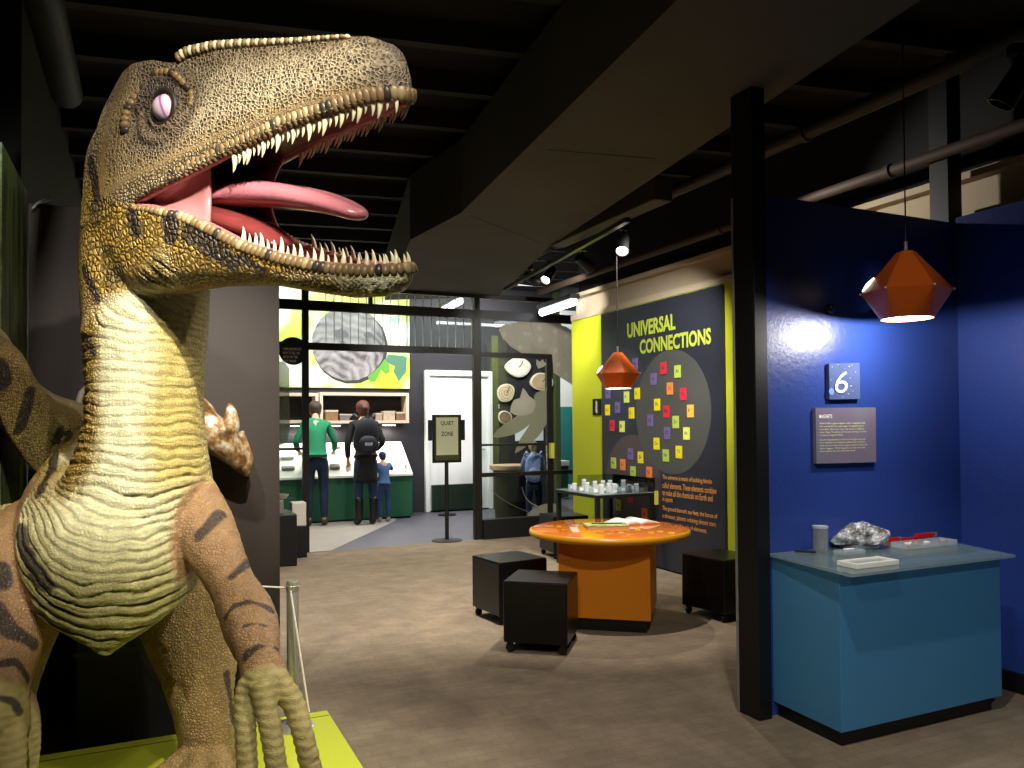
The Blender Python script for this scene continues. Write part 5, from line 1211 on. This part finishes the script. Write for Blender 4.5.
# lit shelves
PINE = flat('shelf_pine', '#d9c4ae', .5, var=.06, vscale=6); SHD = flat('shelf_inner', '#191314', .7)
def wall_shelf(x0, x1, label, back=.3):
    a, b = pv(x0, 408, VB - back).dot(U), pv(x1, 408, VB - back).dot(U); z0, z1 = pv(x1, 423, VB - back).z, pv(x1, 393, VB - back).z; th = .045
    e = thing('wall_shelf', W((a + b) / 2, VB, z0), RA, label, 'shelf'); f = VB - back
    m = MB(); rbox(m, a, b, f, VB - .003, z0, z0 + th); rbox(m, a, b, f, VB - .003, z1 - th, z1); rbox(m, a, a + th, f, VB - .003, z0 + th, z1 - th); rbox(m, b - th, b, f, VB - .003, z0 + th, z1 - th)
    wc(m, 'frame', PINE, e); wc(rbox(MB(), a + th, b - th, VB - .02, VB - .004, z0 + th, z1 - th), 'back_panel', SHD, e); return e, a, b, z0, z1, f
s1_ = wall_shelf(320, 409, 'pale wooden box shelf above the woman, right of the two')
s2_ = wall_shelf(255, 318.5, 'pale wooden box shelf above the man in green, left of the two')
SF = s1_[5]; sz = s1_[3] + .0455
for x0, x1, y0, c_, lab in [(325.5, 338, 410, '#8a6a48', 'brown wooden sample box at the left end of the right wall shelf'), (340, 352, 414, '#6d6a68', 'low grey sample tray beside the brown box on the wall shelf'), (383.5, 395, 411, '#b9a58c', 'clear tub of wood samples at the right side of the wall shelf'), (396.5, 405, 412, '#7c5f48', 'small brown tub at the right end of the wall shelf'), (376, 382.5, 413, '#a08f7a', 'narrow pale tub just right of the woman on the wall shelf')]:
    a, b = pv(x0, 415, SF + .05).dot(U), pv(x1, 415, SF + .05).dot(U); h = max(.08, pv(x1, y0, SF + .05).z - sz)
    e = thing('sample_tub', W((a + b) / 2, SF + .12, sz), RA, lab, 'tub'); mm_ = flat('tub_%d' % x0, c_, .5, var=.2, vscale=20)
    MB().box(-(b - a) / 2, (b - a) / 2, -.07, .07, 0, h * .8).build('tub_body', mm_, e, bevel=.006); MB().box(-(b - a) / 2 - .004, (b - a) / 2 + .004, -.074, .074, h * .8, h).build('lid', flat('tub_lid', '#c2b49c', .5), e, bevel=.003)
for px, lab in [(334, 'glowing round lamp under the wall shelf left of the woman'), (389, 'glowing round lamp under the wall shelf right of the woman'), (297, 'glowing round lamp under the wall shelf by the man in green')]:
    q = pv(px, 424, SF + .1); e = thing('shelf_lamp', (q.x, q.y, sz - .0455 - .032), RA, lab, 'lamp')
    MB().lathe([(0, .0), (.09, .0), (.11, .018), (.11, .031), (0, .031)], 24, cap=False).build('housing', BLACK, e); MB().lathe([(0, -.004), (.095, -.004), (.095, .0), (0, .0)], 24, cap=False).build('diffuser', glow('shelf_glow', '#fff8ea', 30), e)
    spot('shelf_lamp_light', (q.x, q.y, sz - .09), (q.x, q.y, 0), 16, 165, .3, (1, .97, .9), .06)
# sloped display counter
CV0, CV1 = 11.55, 12.14; cz0 = pv(380, 474.5, CV0).z; cz1 = pv(380, 442, CV1).z; cu0 = .2; cu1 = pv(412.5, 490, CV0).dot(U); print('cab', cz0, cz1, cu1)
e = thing('sloped_display', W(2.2, 11.8, 0), RA, 'green counter with a sloping brightly lit white display top in the back room', 'counter')
GRN = flat('counter_green', '#1f5a3c', .5)
wc(rbox(MB(), cu0, cu1, CV0 + .01, CV1, .03, cz0 - .03), 'base', GRN, e); wc(rbox(MB(), cu0, cu1 - .02, CV0 + .04, CV1, 0, .03), 'plinth', BLACK, e)
m = MB(); pr_ = [(CV0 - .02, cz0 - .03), (CV0 - .02, cz0), (CV1, cz1), (CV1, cz0 - .03)]
m.add([ROOM @ Vector((u, v, z)) for u in (cu0, cu1) for v, z in pr_], [(0, 1, 2, 3), (7, 6, 5, 4), (0, 4, 5, 1), (1, 5, 6, 2), (2, 6, 7, 3), (3, 7, 4, 0)]); wc(m, 'display_top', flat('display_white', '#eceade', .4), e)
slope = (V * (CV1 - CV0 + .02) + Z * (cz1 - cz0)).normalized(); sn = U.cross(slope)
def oncab(px, py):
    o = W(2, CV0 - .02, cz0); return onp(px, py, o, sn)
for px, py, w_, h_, c_, lab, nm in [(334.5, 468, .15, .09, '#6b6862', 'dark grey stone specimen on the lit slope between the two adults', 'stone_specimen'), (337, 448, .10, .05, '#a8a49a', 'small pale specimen high on the lit slope beside the man hand', 'stone_specimen'), (287, 459, .20, .05, '#b9bab8', 'upper grey magnifier bar on the lit slope seen left of the mullion', 'specimen_bar'), (288, 469.5, .18, .06, '#8c8d8a', 'lower grey specimen bar on the lit slope seen left of the mullion', 'specimen_bar')]:
    q = oncab(px, py); e = MB().box(-w_ / 2, w_ / 2, -h_ / 2, h_ / 2, .0, .05, 0).build(nm, flat('specimen_%d%d' % (px, py), c_, .5), bevel=.012); e.matrix_world = frame(q + sn * .002, U, slope, sn); tag(e, lab, 'specimen')
e = thing('curved_stand', tuple(oncab(397, 461)), RA, 'clear curved magnifier stand at the right end of the lit slope', 'magnifier')
m = MB(); q = oncab(397, 468); pts = [tuple(q + U * (.14 * math.cos(a)) + slope * (.18 * math.sin(a)) + sn * .03) for a in np.linspace(-.3, PI, 16)]; wc(MB().tube(pts, .010, 8), 'hoop', flat('hoop_green_grey', '#a9c4b4', .3), e); wc(MB().tube([tuple(q + U * .14 + sn * .0), tuple(q + U * .14 + sn * .04)], .02, 10), 'foot', flat('hoop_foot', '#8a8f88', .4), e)
# vertical rods above the transom, behind the glass
e = thing('rod_screen', W(2.6, 9.3, z_tr), RA, 'row of thin pale vertical rods hanging behind the upper glass', 'screen')
RODM = flat('rod_pale', '#e4e7ea', .5)
for k in range(19):
    u_ = pv(326 + k * 8.1, 330, 9.3).dot(U); wc(MB().tube([W(u_, 9.3, z_tr + .03), W(u_, 9.3, z_top + .6)], .007 if k > 9 else .004, 6), 'rod', RODM, e)
wc(rbox(MB(), pv(318, 330, 9.3).dot(U), u_m, 9.28, 9.32, z_tr + .01, z_tr + .035), 'rail', FRAMEM, e); wc(rbox(MB(), pv(318, 330, 9.3).dot(U), u_m, 9.28, 9.32, z_top + .6, z_top + .64), 'rail', FRAMEM, e)
# pale cable tray high in the back room
tag(rbox(MB(), 3.9, 5.3, 11.0, 11.08, pv(510, 326, 11).z - .02, pv(510, 326, 11).z + .02).build('cable_rail', RODM), 'thin pale horizontal rail high in the back room left of the wing print', 'rail')
# wood slices on the far wall
RING = NT('wood_rings'); cc, oo = RING.coord((1, 1, 1)); wv = RING.n('ShaderNodeTexWave', wave_type='RINGS', rings_direction='SPHERICAL', inp={'Scale': 9, 'Distortion': 2.5}); RING.l(cc, oo, wv, 0)
rb = RING.ramp(wv, 'Fac', [(.2, srgb('#b89a76')), (.7, srgb('#d9c6a6'))]); RING.l(rb, 0, RING.b, 'Base Color'); RING.b.inputs['Roughness'].default_value = .6; RING = RING.mat
BARK = flat('bark_pale', '#e6dcc6', .8)
def slice_(px, py, rx, ry, face, label, seed, crack=True):
    c = pv(px, py, VB - .002); k_ = c.y / F_PX; e = thing('wood_slice', tuple(c), RA, label, 'wood slice', 'wood slices on the dark wall')
    r0 = random.Random(seed); ph_ = [r0.uniform(0, 6) for _ in range(3)]
    def out(s): return [(math.cos(a) * rx * k_ * s * (1 + .07 * math.sin(2 * a + ph_[0]) + .04 * math.sin(3 * a + ph_[1])), math.sin(a) * ry * k_ * s * (1 + .06 * math.sin(2 * a + ph_[2]))) for a in np.linspace(0, 2 * PI, 41)[:-1]]
    Mx = Matrix((Vector((1, 0, 0)), Vector((0, 0, 1)), Vector((0, -1, 0)))).transposed().to_4x4()
    MB().prism(out(1.0), 0, .05, 0, Mx).build('bark', BARK, e, bevel=.008); MB().prism(out(.86), .0502, .054, 0, Mx).build('cut_face', face, e)
    if crack: MB().tube([(0, -.056, 0), (rx * k_ * .2, -.056, ry * k_ * .25), (rx * k_ * .35, -.056, ry * k_ * .7)], .006, 6).build('crack', flat('crack_dark', '#4a3a2c', .9), e)
slice_(517.5, 367.5, 13.5, 9.5, flat('slice_cream', '#efe9dc', .6), 'broad cream wood slice, topmost on the dark wall behind the glass door', 1)
slice_(505, 393, 9.8, 9.2, RING, 'round pale wood slice left of the pod print, under the cream one', 2)
slice_(541, 382, 12, 9.5, flat('slice_tan', '#c9ab84', .6, var=.15, vscale=8), 'tan wood slice behind the door stile at the right', 3)
slice_(504, 417.5, 7.0, 7.0, flat('slice_brown', '#7d6850', .7, var=.3, vscale=10), 'small brown hollow wood slice, lowest left on the dark wall', 4)
slice_(524, 406, 7.5, 6, RING, 'small wood slice half hidden by the blossom print', 5, False)
c = pv(497.5, 406.5, VB); tag(rbox(MB(), c.dot(U) - .025, c.dot(U) + .025, VB - .02, VB - .002, c.z - .035, c.z + .035).build('light_switch', WHITEW, bevel=.004), 'tiny white switch plate between the two left wood slices', 'switch')
a, b = pv(515, 441, VB), pv(530, 424, VB); tag(rbox(MB(), a.dot(U), b.dot(U) + .25, VB - .012, VB - .002, a.z, b.z).build('notice_sheet', flat('sheet_white', '#e9edf0', .5)), 'white sheet on the far wall behind the crossing pods', 'notice')
# round slab table with child
c = fl(511, 519.5, 0); tz = 1.4 - (465 - 425) / F_PX * 11.2; c = at(512, 466, 11.2); 
e = thing('slab_table', (c.x, c.y, 0), RA, 'round wooden slab table on a dark drum in the back room', 'table')
MB().lathe([(0, tz - .07), (.30, tz - .07), (.32, tz - .06), (.32, tz - .005), (.31, tz), (0, tz)], 40, cap=False).build('slab', flat('slab_wood', '#b89a78', .5, var=.12, vscale=8), e, autosm=40)
MB().lathe([(0, 0), (.24, 0), (.26, tz - .08), (0, tz - .08)], 32, cap=False).build('drum', flat('drum_dark', '#1b1a1c', .6), e, autosm=40)
# white display cases further right
a = at(561, 505, 13.6)
e = thing('white_display_unit', W(a.dot(U) + .15, 13.3, 0), RA, 'white museum display unit with clear cover beside the teal wall', 'display')
wc(MB().box(-.45, .55, -.3, .3, 0, .62, 0, frame(W(a.dot(U) + .15, 13.3, 0), U, V, Z)), 'cabinet', GRN, e); wc(MB().box(-.47, .57, -.32, .32, .62, .72, 0, frame(W(a.dot(U) + .15, 13.3, 0), U, V, Z)), 'white_top', WHITEW, e, bevel=.01)
wc(MB().box(-.40, .10, -.2, .2, .72, 1.15, 0, frame(W(a.dot(U) + .15, 13.3, 0), U, V, Z)), 'clear_cover', ACR2, e); wc(MB().ball((.3, 0, .80), (.16, .12, .08), 16, 10, 0, frame(W(a.dot(U) + .15, 13.3, 0), U, V, Z)), 'white_model', WHITEW, e, True)
# things left of the doorway, seen between the charcoal wall and the mullion
q = at(286, 497, 8.2)
e = thing('brochure_rack', (q.x - .05, q.y - .08, 0), RA, 'dark low display stand with a leaflet dish left of the doorway', 'stand')
zt = .70
MB().box(-.30, .14, -.25, .25, 0, .52).build('cabinet', BLACK, e, bevel=.01)
MB().box(-.28, .02, -.20, .2, .5205, .66).build('riser', flat('riser_grey', '#6a6a66', .6), e, bevel=.01)
MB().lathe([(0, .661), (.17, .661), (.20, .70), (.19, .70), (.16, .672), (0, .672)], 28, c=(-.10, 0), cap=False).build('dish', METAL, e, autosm=40)
q2 = at(297, 528, 8.5); e = thing('white_bin', (q2.x, q2.y, 0), RA, 'small pale box on a dark block beside the left mullion', 'box')
MB().box(-.07, .09, -.09, .09, 0, .335).build('block', BLACK, e, bevel=.004); MB().box(-.065, .085, -.085, .085, .3355, .59).build('box_body', flat('box_cream', '#c9c3b4', .5), e, bevel=.012)

# ================================================================ people
def skin_me(pts, edges, name, sub=2, smooth=0):
    """pts: (x, y, z, r[, r2]) ; grown with a Skin modifier"""
    me = bpy.data.meshes.new(name); me.from_pydata([p_[:3] for p_ in pts], edges, []); o = bpy.data.objects.new(name, me); COL.objects.link(o)
    sk_ = o.modifiers.new('skin', 'SKIN'); sk_.use_smooth_shade = True
    for i, p_ in enumerate(pts):
        sv = me.skin_vertices[0].data[i]; sv.radius = (p_[3], p_[4] if len(p_) > 4 else p_[3]); sv.use_root = (i == 0)
    ss = o.modifiers.new('sub', 'SUBSURF'); ss.levels = sub; ss.render_levels = sub
    dg = bpy.context.evaluated_depsgraph_get(); dg.update(); out = bpy.data.meshes.new_from_object(o.evaluated_get(dg)); bpy.data.objects.remove(o); bpy.data.meshes.remove(me)
    return out
def chain(n): return [(i, i + 1) for i in range(n - 1)]
def person(loc, rz, s, label, top, trou, shoe, hair, arms, jacket_len=.0, lean=.1, bun=False, boots=False, hood=False, sleeves=True, hoodc=None, hm=None):
    """standing figure seen from behind; +Y is where it faces. s scales a 1.70 m body; arms: list of (elbow, hand) per side (+x, -x)"""
    e = empty('person', loc, rz, label, 'person'); e.scale = (s, s, s)
    SKIN = flat('skin', '#c99a7c', .5)
    Ln = lambda z: lean * max(0, z - .95) ** 1.3 * 2.2
    J = lambda x, y, z: (x, y + Ln(z), z)
    pts = [J(0, 0, .93) + (.13, .10), J(0, .0, 1.06) + (.115, .09), J(0, 0, 1.24) + (.135, .095), J(0, .0, 1.38) + (.12, .08), J(0, .005, 1.46) + (.05, .05), J(0, .01, 1.50) + (.045, .048), J(0, .02, 1.57) + (.072, .085), J(0, .015, 1.65) + (.068, .08)]
    ed = chain(8)
    def add(parent, rows):
        b_ = parent
        for r_ in rows: pts.append(r_); ed.append((b_, len(pts) - 1)); b_ = len(pts) - 1
        return b_
    for sx, (el, ha) in zip((1, -1), arms):
        sh = J(sx * .165, 0, 1.37)
        add(3, [sh + (.05,), tuple(el) + (.036,), tuple((np.array(el) * .4 + np.array(ha) * .6)) + (.030,), tuple(ha) + (.022,)])
        w_ = len(pts) - 1; hd = (np.array(ha) - np.array(el)); hd /= np.linalg.norm(hd)
        palm = np.array(ha) + hd * .05; add(w_, [tuple(palm) + (.028, .016)]); pw = len(pts) - 1
        lat = np.cross(hd, (0, 0, 1)); lat /= np.linalg.norm(lat) + 1e-9
        for k, (o_, L_) in enumerate([(-.026, .055), (-.009, .065), (.009, .062), (.026, .05)]):
            add(pw, [tuple(palm + lat * o_ + hd * .03) + (.009,), tuple(palm + lat * o_ * 1.1 + hd * (.03 + L_ * .6) + np.array((0, 0, -.006))) + (.008,), tuple(palm + lat * o_ * 1.1 + hd * (.03 + L_) + np.array((0, 0, -.018))) + (.006,)])
        add(w_, [tuple(palm + lat * -sx * .030) + (.010,), tuple(palm + lat * -sx * .045 + hd * .03) + (.008,)])
    for sx in (1, -1):
        add(0, [(sx * .095, 0, .86, .085), (sx * .10, .01, .50, .055), (sx * .10, -.01, .30, .05), (sx * .10, -.015, .09, .034), (sx * .105, .06, .04, .035), (sx * .11, .13, .03, .028)])
    body_ = mesh_obj('body', skin_me(pts, ed, 'body', 1), SKIN, e, True)
    # face: nose and ears on the head
    hy, hz = J(0, .02, 1.58)[1:]
    mh_ = MB(); mh_.ball((0, hy + .093, hz - .01), (.012, .018, .018), 8, 6)
    for sx in (1, -1): mh_.ball((sx * .078, hy - .005, hz - .005), (.010, .018, .028), 8, 6)
    mh_.build('ears_and_nose', SKIN, e, True)
    for sx in (1, -1): MB().ball((sx * .03, hy + .080, hz + .012), .010, 8, 6).build('eye', flat('eye_dark', '#2b211c', .3), e, True)
    MB().ball((0, hy + .084, hz - .048), (.024, .008, .006), 8, 6).build('mouth', flat('lip_rose', '#a65c52', .5), e, True)
    HR = flat('hair_' + hair.strip('#'), hair, .6, var=.3, vscale=30, bump=.5, bscale=120)
    m = MB(); m.ball((0, hy - .012, hz + .035), (.095, .108, .098), 20, 14)
    if bun: m.ball((0, hy - .055, hz - .03), (.075, .06, .085), 14, 10); m.ball((.01, hy - .115, hz + .01), (.05, .045, .05), 14, 10)
    else: m.ball((0, hy - .035, hz - .01), (.085, .078, .09), 14, 10)
    remesh_obj('hair', m, .012, hm or HR, e, 3)
    # top
    b0 = .93 - jacket_len
    b1 = b0 - .06 * (jacket_len > 0)
    tp = [J(0, 0, 1.05) + (.145, .115), J(0, 0, 1.22) + (.155, .112), J(0, 0, 1.37) + (.135, .092), J(0, 0, 1.455) + (.078, .074), J(0, 0, .95) + (.150, .120), J(0, 0, b0) + ((.175, .14) if jacket_len else (.155, .125))]
    te = [(0, 1), (1, 2), (2, 3), (0, 4), (4, 5)]
    if jacket_len: tp.append((0, 0, b1, .19, .15)); te.append((5, 6))
    for sx, (el, ha) in zip((1, -1), arms):
        sh = J(sx * .165, 0, 1.365); tp.append(sh + (.062,)); te.append((2, len(tp) - 1)); tp.append(tuple(el) + (.048,)); te.append((len(tp) - 2, len(tp) - 1))
        tp.append(tuple(np.array(el) * .12 + np.array(ha) * .88) + (.037,)); te.append((len(tp) - 2, len(tp) - 1))
    mesh_obj('jacket' if jacket_len else 'sweater', skin_me(tp, te, 'top', 2), top, e, True)
    lp = [(0, 0, .96, .135, .105), (0, 0, .90, .135, .105)]; le = [(0, 1)]
    for sx in (1, -1):
        k = len(lp); lp += [(sx * .088, 0, .82, .092), (sx * .10, .01, .50, .066), (sx * .10, -.01, .30, .060), (sx * .10, -.015, .10, .052)]; le += [(1, k), (k, k + 1), (k + 1, k + 2), (k + 2, k + 3)]
    mesh_obj('trousers', skin_me(lp, le, 'trousers', 2), trou, e, True)
    for sx in (1, -1):
        sp = [(sx * .10, -.03, .40 if boots else .10, .066 if boots else .045), (sx * .10, -.02, .10, .055), (sx * .105, .0, .042, .048, .04), (sx * .108, .09, .036, .046, .034), (sx * .11, .15, .030, .034, .026)]
        mesh_obj('boot' if boots else 'shoe', skin_me(sp, chain(5), 'shoe', 2), shoe, e, True)
    return e
JEAN = flat('denim_dark', '#1d2a44', .8, var=.2, vscale=14); JEAN2 = flat('denim_blue', '#2f4670', .8, var=.2, vscale=14); GSW = flat('sweater_green', '#1f7a52', .9, bump=.3, bscale=150)
BJ = flat('jacket_black', '#14110f', .8, var=.2, vscale=10); BROWNS = flat('shoe_brown', '#4b3327', .6); BOOT = flat('boot_black', '#141313', .4); SNK = flat('sneaker_grey', '#9a9ca0', .6)
pm = fl(318, 526); pw_ = fl(366, 524.5); pk = fl(384, 522)
person((pm.x - .02, pm.y, 0), RA - .15, 1.035, 'person in a green sweater and dark trousers leaning over the lit display', GSW, JEAN, BROWNS, '#3a2a20', [((.26, .20, 1.12), (.26, .42, 1.0)), ((-.27, .12, 1.12), (-.22, .36, 1.0))], lean=.30)
w = person((pw_.x, pw_.y, 0), RA, 1.035, 'person with red hair, long black jacket and dark backpack at the lit display', BJ, JEAN, BOOT, '#5a2a1b', [((.25, .02, 1.12), (.20, .26, 1.0)), ((-.25, .0, 1.12), (-.24, .02, .88))], jacket_len=.30, lean=.12, bun=True, boots=True)
k = person((pk.x, pk.y + .02, 0), RA, .60, 'small child in a blue top and jeans beside the person with the backpack', flat('top_blue_stripe', '#4f6f9c', .8, var=.3, vscale=40), JEAN2, SNK, '#2c3a5c', [((.24, .16, 1.26), (.30, .40, 1.28)), ((-.22, .16, 1.2), (-.20, .38, 1.22))], lean=.1)
pc_ = at(534, 500, 10.75); k2 = person((pc_.x, pc_.y, 0), .05, .69, 'child with a pale blue backpack behind the glass door', flat('top_grey_blue', '#8fa3c0', .8, var=.2, vscale=30), JEAN, SNK, '#b9a07a', [((.22, .18, 1.16), (.16, .40, 1.1)), ((-.22, .18, 1.16), (-.16, .40, 1.1))], lean=.1)
def backpack(base, rz, s, label, mat, trim, lean, name='backpack', patch=None):
    e = empty(name, base, rz, label, 'backpack'); e.scale = (s, s, s)
    T = Matrix.Rotation(-lean, 4, 'X')
    m = MB(); m.ball((0, -.10, .20), (.155, .10, .24), 20, 14, 0, T); m.ball((0, -.10, .10), (.16, .095, .14), 20, 12, 0, T); remesh_obj('bag', m, .012, mat, e, 3)
    m = MB(); m.ball((0, -.185, .12), (.11, .045, .10), 16, 10, 0, T); m.build('front_pocket', trim, e, True)
    for sx in (1, -1): MB().tube([T @ Vector((sx * .09, -.02, .40)), T @ Vector((sx * .12, .05, .43)), T @ Vector((sx * .145, .125, .36))], .018, 8).build('strap', trim, e, True)
    MB().tube([T @ Vector((-.03, -.12, .42)), T @ Vector((0, -.13, .455)), T @ Vector((.03, -.12, .42))], .008, 8).build('grab_loop', trim, e, True)
    if patch: MB().box(-.045, .045, -.236, -.231, .10, .135, 0, T).build('label_patch', patch, e)
    return e
backpack(tuple(Vector((pw_.x, pw_.y, 0)) - V * .085 - U * .05 + Z * 1.06), RA, 1.15, 'dark grey backpack on the back of the person in the black jacket', flat('bag_charcoal', '#23252b', .7, bump=.2), flat('bag_charcoal_trim', '#2f323a', .6), -.18, patch=flat('patch_white', '#b8bcc4', .5))
backpack(tuple(Vector((pc_.x, pc_.y, 0)) - Vector((-math.sin(.05), math.cos(.05), 0)) * .045 + Z * .66), .05, .85, 'pale blue backpack on the child behind the glass door', flat('bag_pale_blue', '#8ea6d4', .7, var=.2, vscale=30), flat('bag_pale_trim', '#aebfe0', .6), -.1)
# ================================================================ sub-parts: what sits on a part hangs under that part
NEST = {'symbol': 'block', 'lit_hole_dot': 'shade', 'seam_glow_strip': 'shade', 'paper': 'sign_frame', 'backing_card': 'sign_frame', 'lettering': 'sign_frame', 'edge_band': 'table_top', 'number': 'board', 'star': 'board', 'printed_moon': 'board', 'heading': 'board', 'line_of_text': 'board', 'title': 'board', 'paragraph': 'board', 'printed_circle': 'board', 'squiggle': 'board', 'front_pocket': 'bag', 'grab_loop': 'bag', 'label_patch': 'bag', 'crack': 'cut_face', 'printed_hole': 'printed_nest', 'door_handle': 'door_leaf', 'wing_vein': 'wing_print', 'sticker_text': 'round_sticker', 'lens': 'lamp_can', 'eye': 'body', 'mouth': 'body', 'ears_and_nose': 'body', 'paper_label': 'clear_body', 'collar': 'tube', 'seat_pad': 'body'}
for o in list(COL.objects):
    b_ = o.name.split('.')[0]
    if b_ in NEST and o.parent is not None and o.parent.type == 'EMPTY':
        for c_ in o.parent.children:
            if c_.name.split('.')[0] == NEST[b_]: o.parent = c_; break
for o in COL.objects:
    if o.name.split('.')[0] == 'lid' and o.parent is not None and o.parent.type == 'EMPTY':
        for c_ in o.parent.children:
            if c_.name.split('.')[0] in ('glass_body', 'cylinder', 'tub_body'): o.parent = c_; break
# ================================================================ light
w = bpy.data.worlds.new('world'); SC.world = w; w.use_nodes = True
w.node_tree.nodes['Background'].inputs[0].default_value = (.9, .95, 1, 1); w.node_tree.nodes['Background'].inputs[1].default_value = .015
WARM = (1, .95, .86)
# exhibition spotlights hung from the ceiling, with unseen fill lights added among them
spot('dinosaur_spot', (.15, .35, 3.45), at(146, 365, 2.3), 950, 23, 1.0, WARM, .03)
spot('dinosaur_spot_wide', (-.3, .2, 3.5), (-1.15, 2.5, 1.6), 230, 66, .8, WARM, .04)
spot('head_spot', (.6, .3, 3.4), at(272, 90, 2.2), 380, 24, 1.0, WARM, .03)
spot('panel_spot', W(3.45, 4.9, 2.93), W(4.47, 6.85, 1.25), 330, 80, .8, (1, .97, .92), .04)
spot('lime_wall_spot', W(3.6, 7.7, 2.93), W(4.5, 7.8, 1.2), 90, 90, .8, (1, .97, .9), .04)
spot('floor_spot', W(1.4, 5.6, 3.5), W(1.6, 6.8, 0), 700, 85, .7, WARM, .04)
spot('floor_spot_near', W(1.6, 1.6, 2.95), W(2.0, 3.0, 0), 130, 85, .5, WARM, .04)
spot('table_spot', W(2.3, 3.9, 2.95), W(2.95, 5.0, .5), 230, 60, .6, WARM, .03)
spot('mural_spot', (-1.4, 2.2, 3.5), W(-.5, 3.9, 1.4), 260, 70, .8, (1, 1, .9), .04)
spot('skull_spot', (-.25, 1.7, 3.5), pv(234, 400, 4.35), 520, 27, 1.0, WARM, .02)
spot('plinth_spot', (.5, 2.2, 3.5), (-.9, 2.9, .1), 300, 40, .8, WARM, .03)
spot('counter_spot', (.7, -.6, 2.5), W(3.25, 2.5, .30), 260, 24, .6, (1, .97, .93), .05)
spot('sign_fill', (-.2, 7.2, 2.95), W(3.3, 9.1, 1.3), 150, 60, .8, (1, .97, .93), .05)  # unseen light added to brighten the QUIET ZONE sheet
spot('glass_fill', W(3.9, 7.0, 2.93), W(4.7, 8.95, 2.3), 130, 80, .8, (1, .97, .92), .04)  # unseen light added to lift the films on the glass
spot('booth_lamp_fill', (1.0, 1.0, 3.45), (1.78, 3.75, 2.05), 90, 12, .8, WARM, .03)  # unseen light added to brighten the outside of the booth pendant
spot('beige_band_fill', W(3.5, 4.6, 2.92), W(4.55, 3.2, 2.80), 90, 60, .9, WARM, .04)  # unseen light added to brighten the beige wall band
spot('rod_fill', W(1.9, 7.6, 2.7), W(2.9, 9.3, 2.3), 40, 50, .9, (1, .99, .96), .04)  # unseen light added to whiten the hanging rods
spot('hand_fill', (.5, .25, 3.3), at(262, 650, 2.1), 90, 18, .9, WARM, .03)  # unseen light added to brighten forearm and hand
area('back_room_panel', W(2.3, 10.6, 3.55), W(2.5, 11.8, .8), 150, 2.6, .4, (1, .99, .96))
area('back_room_panel_right', W(4.9, 11.0, 3.55), W(4.9, 12.0, .8), 110, 1.6, .4, (1, .99, .96))
area('far_room_panel', W(6.4, 12.6, 3.5), W(6.4, 14, 1), 120, 1.6, .6, (1, .99, .96))
SC.view_settings.view_transform = 'Standard'; SC.view_settings.look = 'None'; SC.view_settings.exposure = 0; SC.view_settings.gamma = 1; SC.view_settings.use_curve_mapping = False
SC.cycles.max_bounces = 8; SC.cycles.transparent_max_bounces = 24; SC.cycles.sample_clamp_indirect = 4; SC.cycles.caustics_reflective = False; SC.cycles.caustics_refractive = False
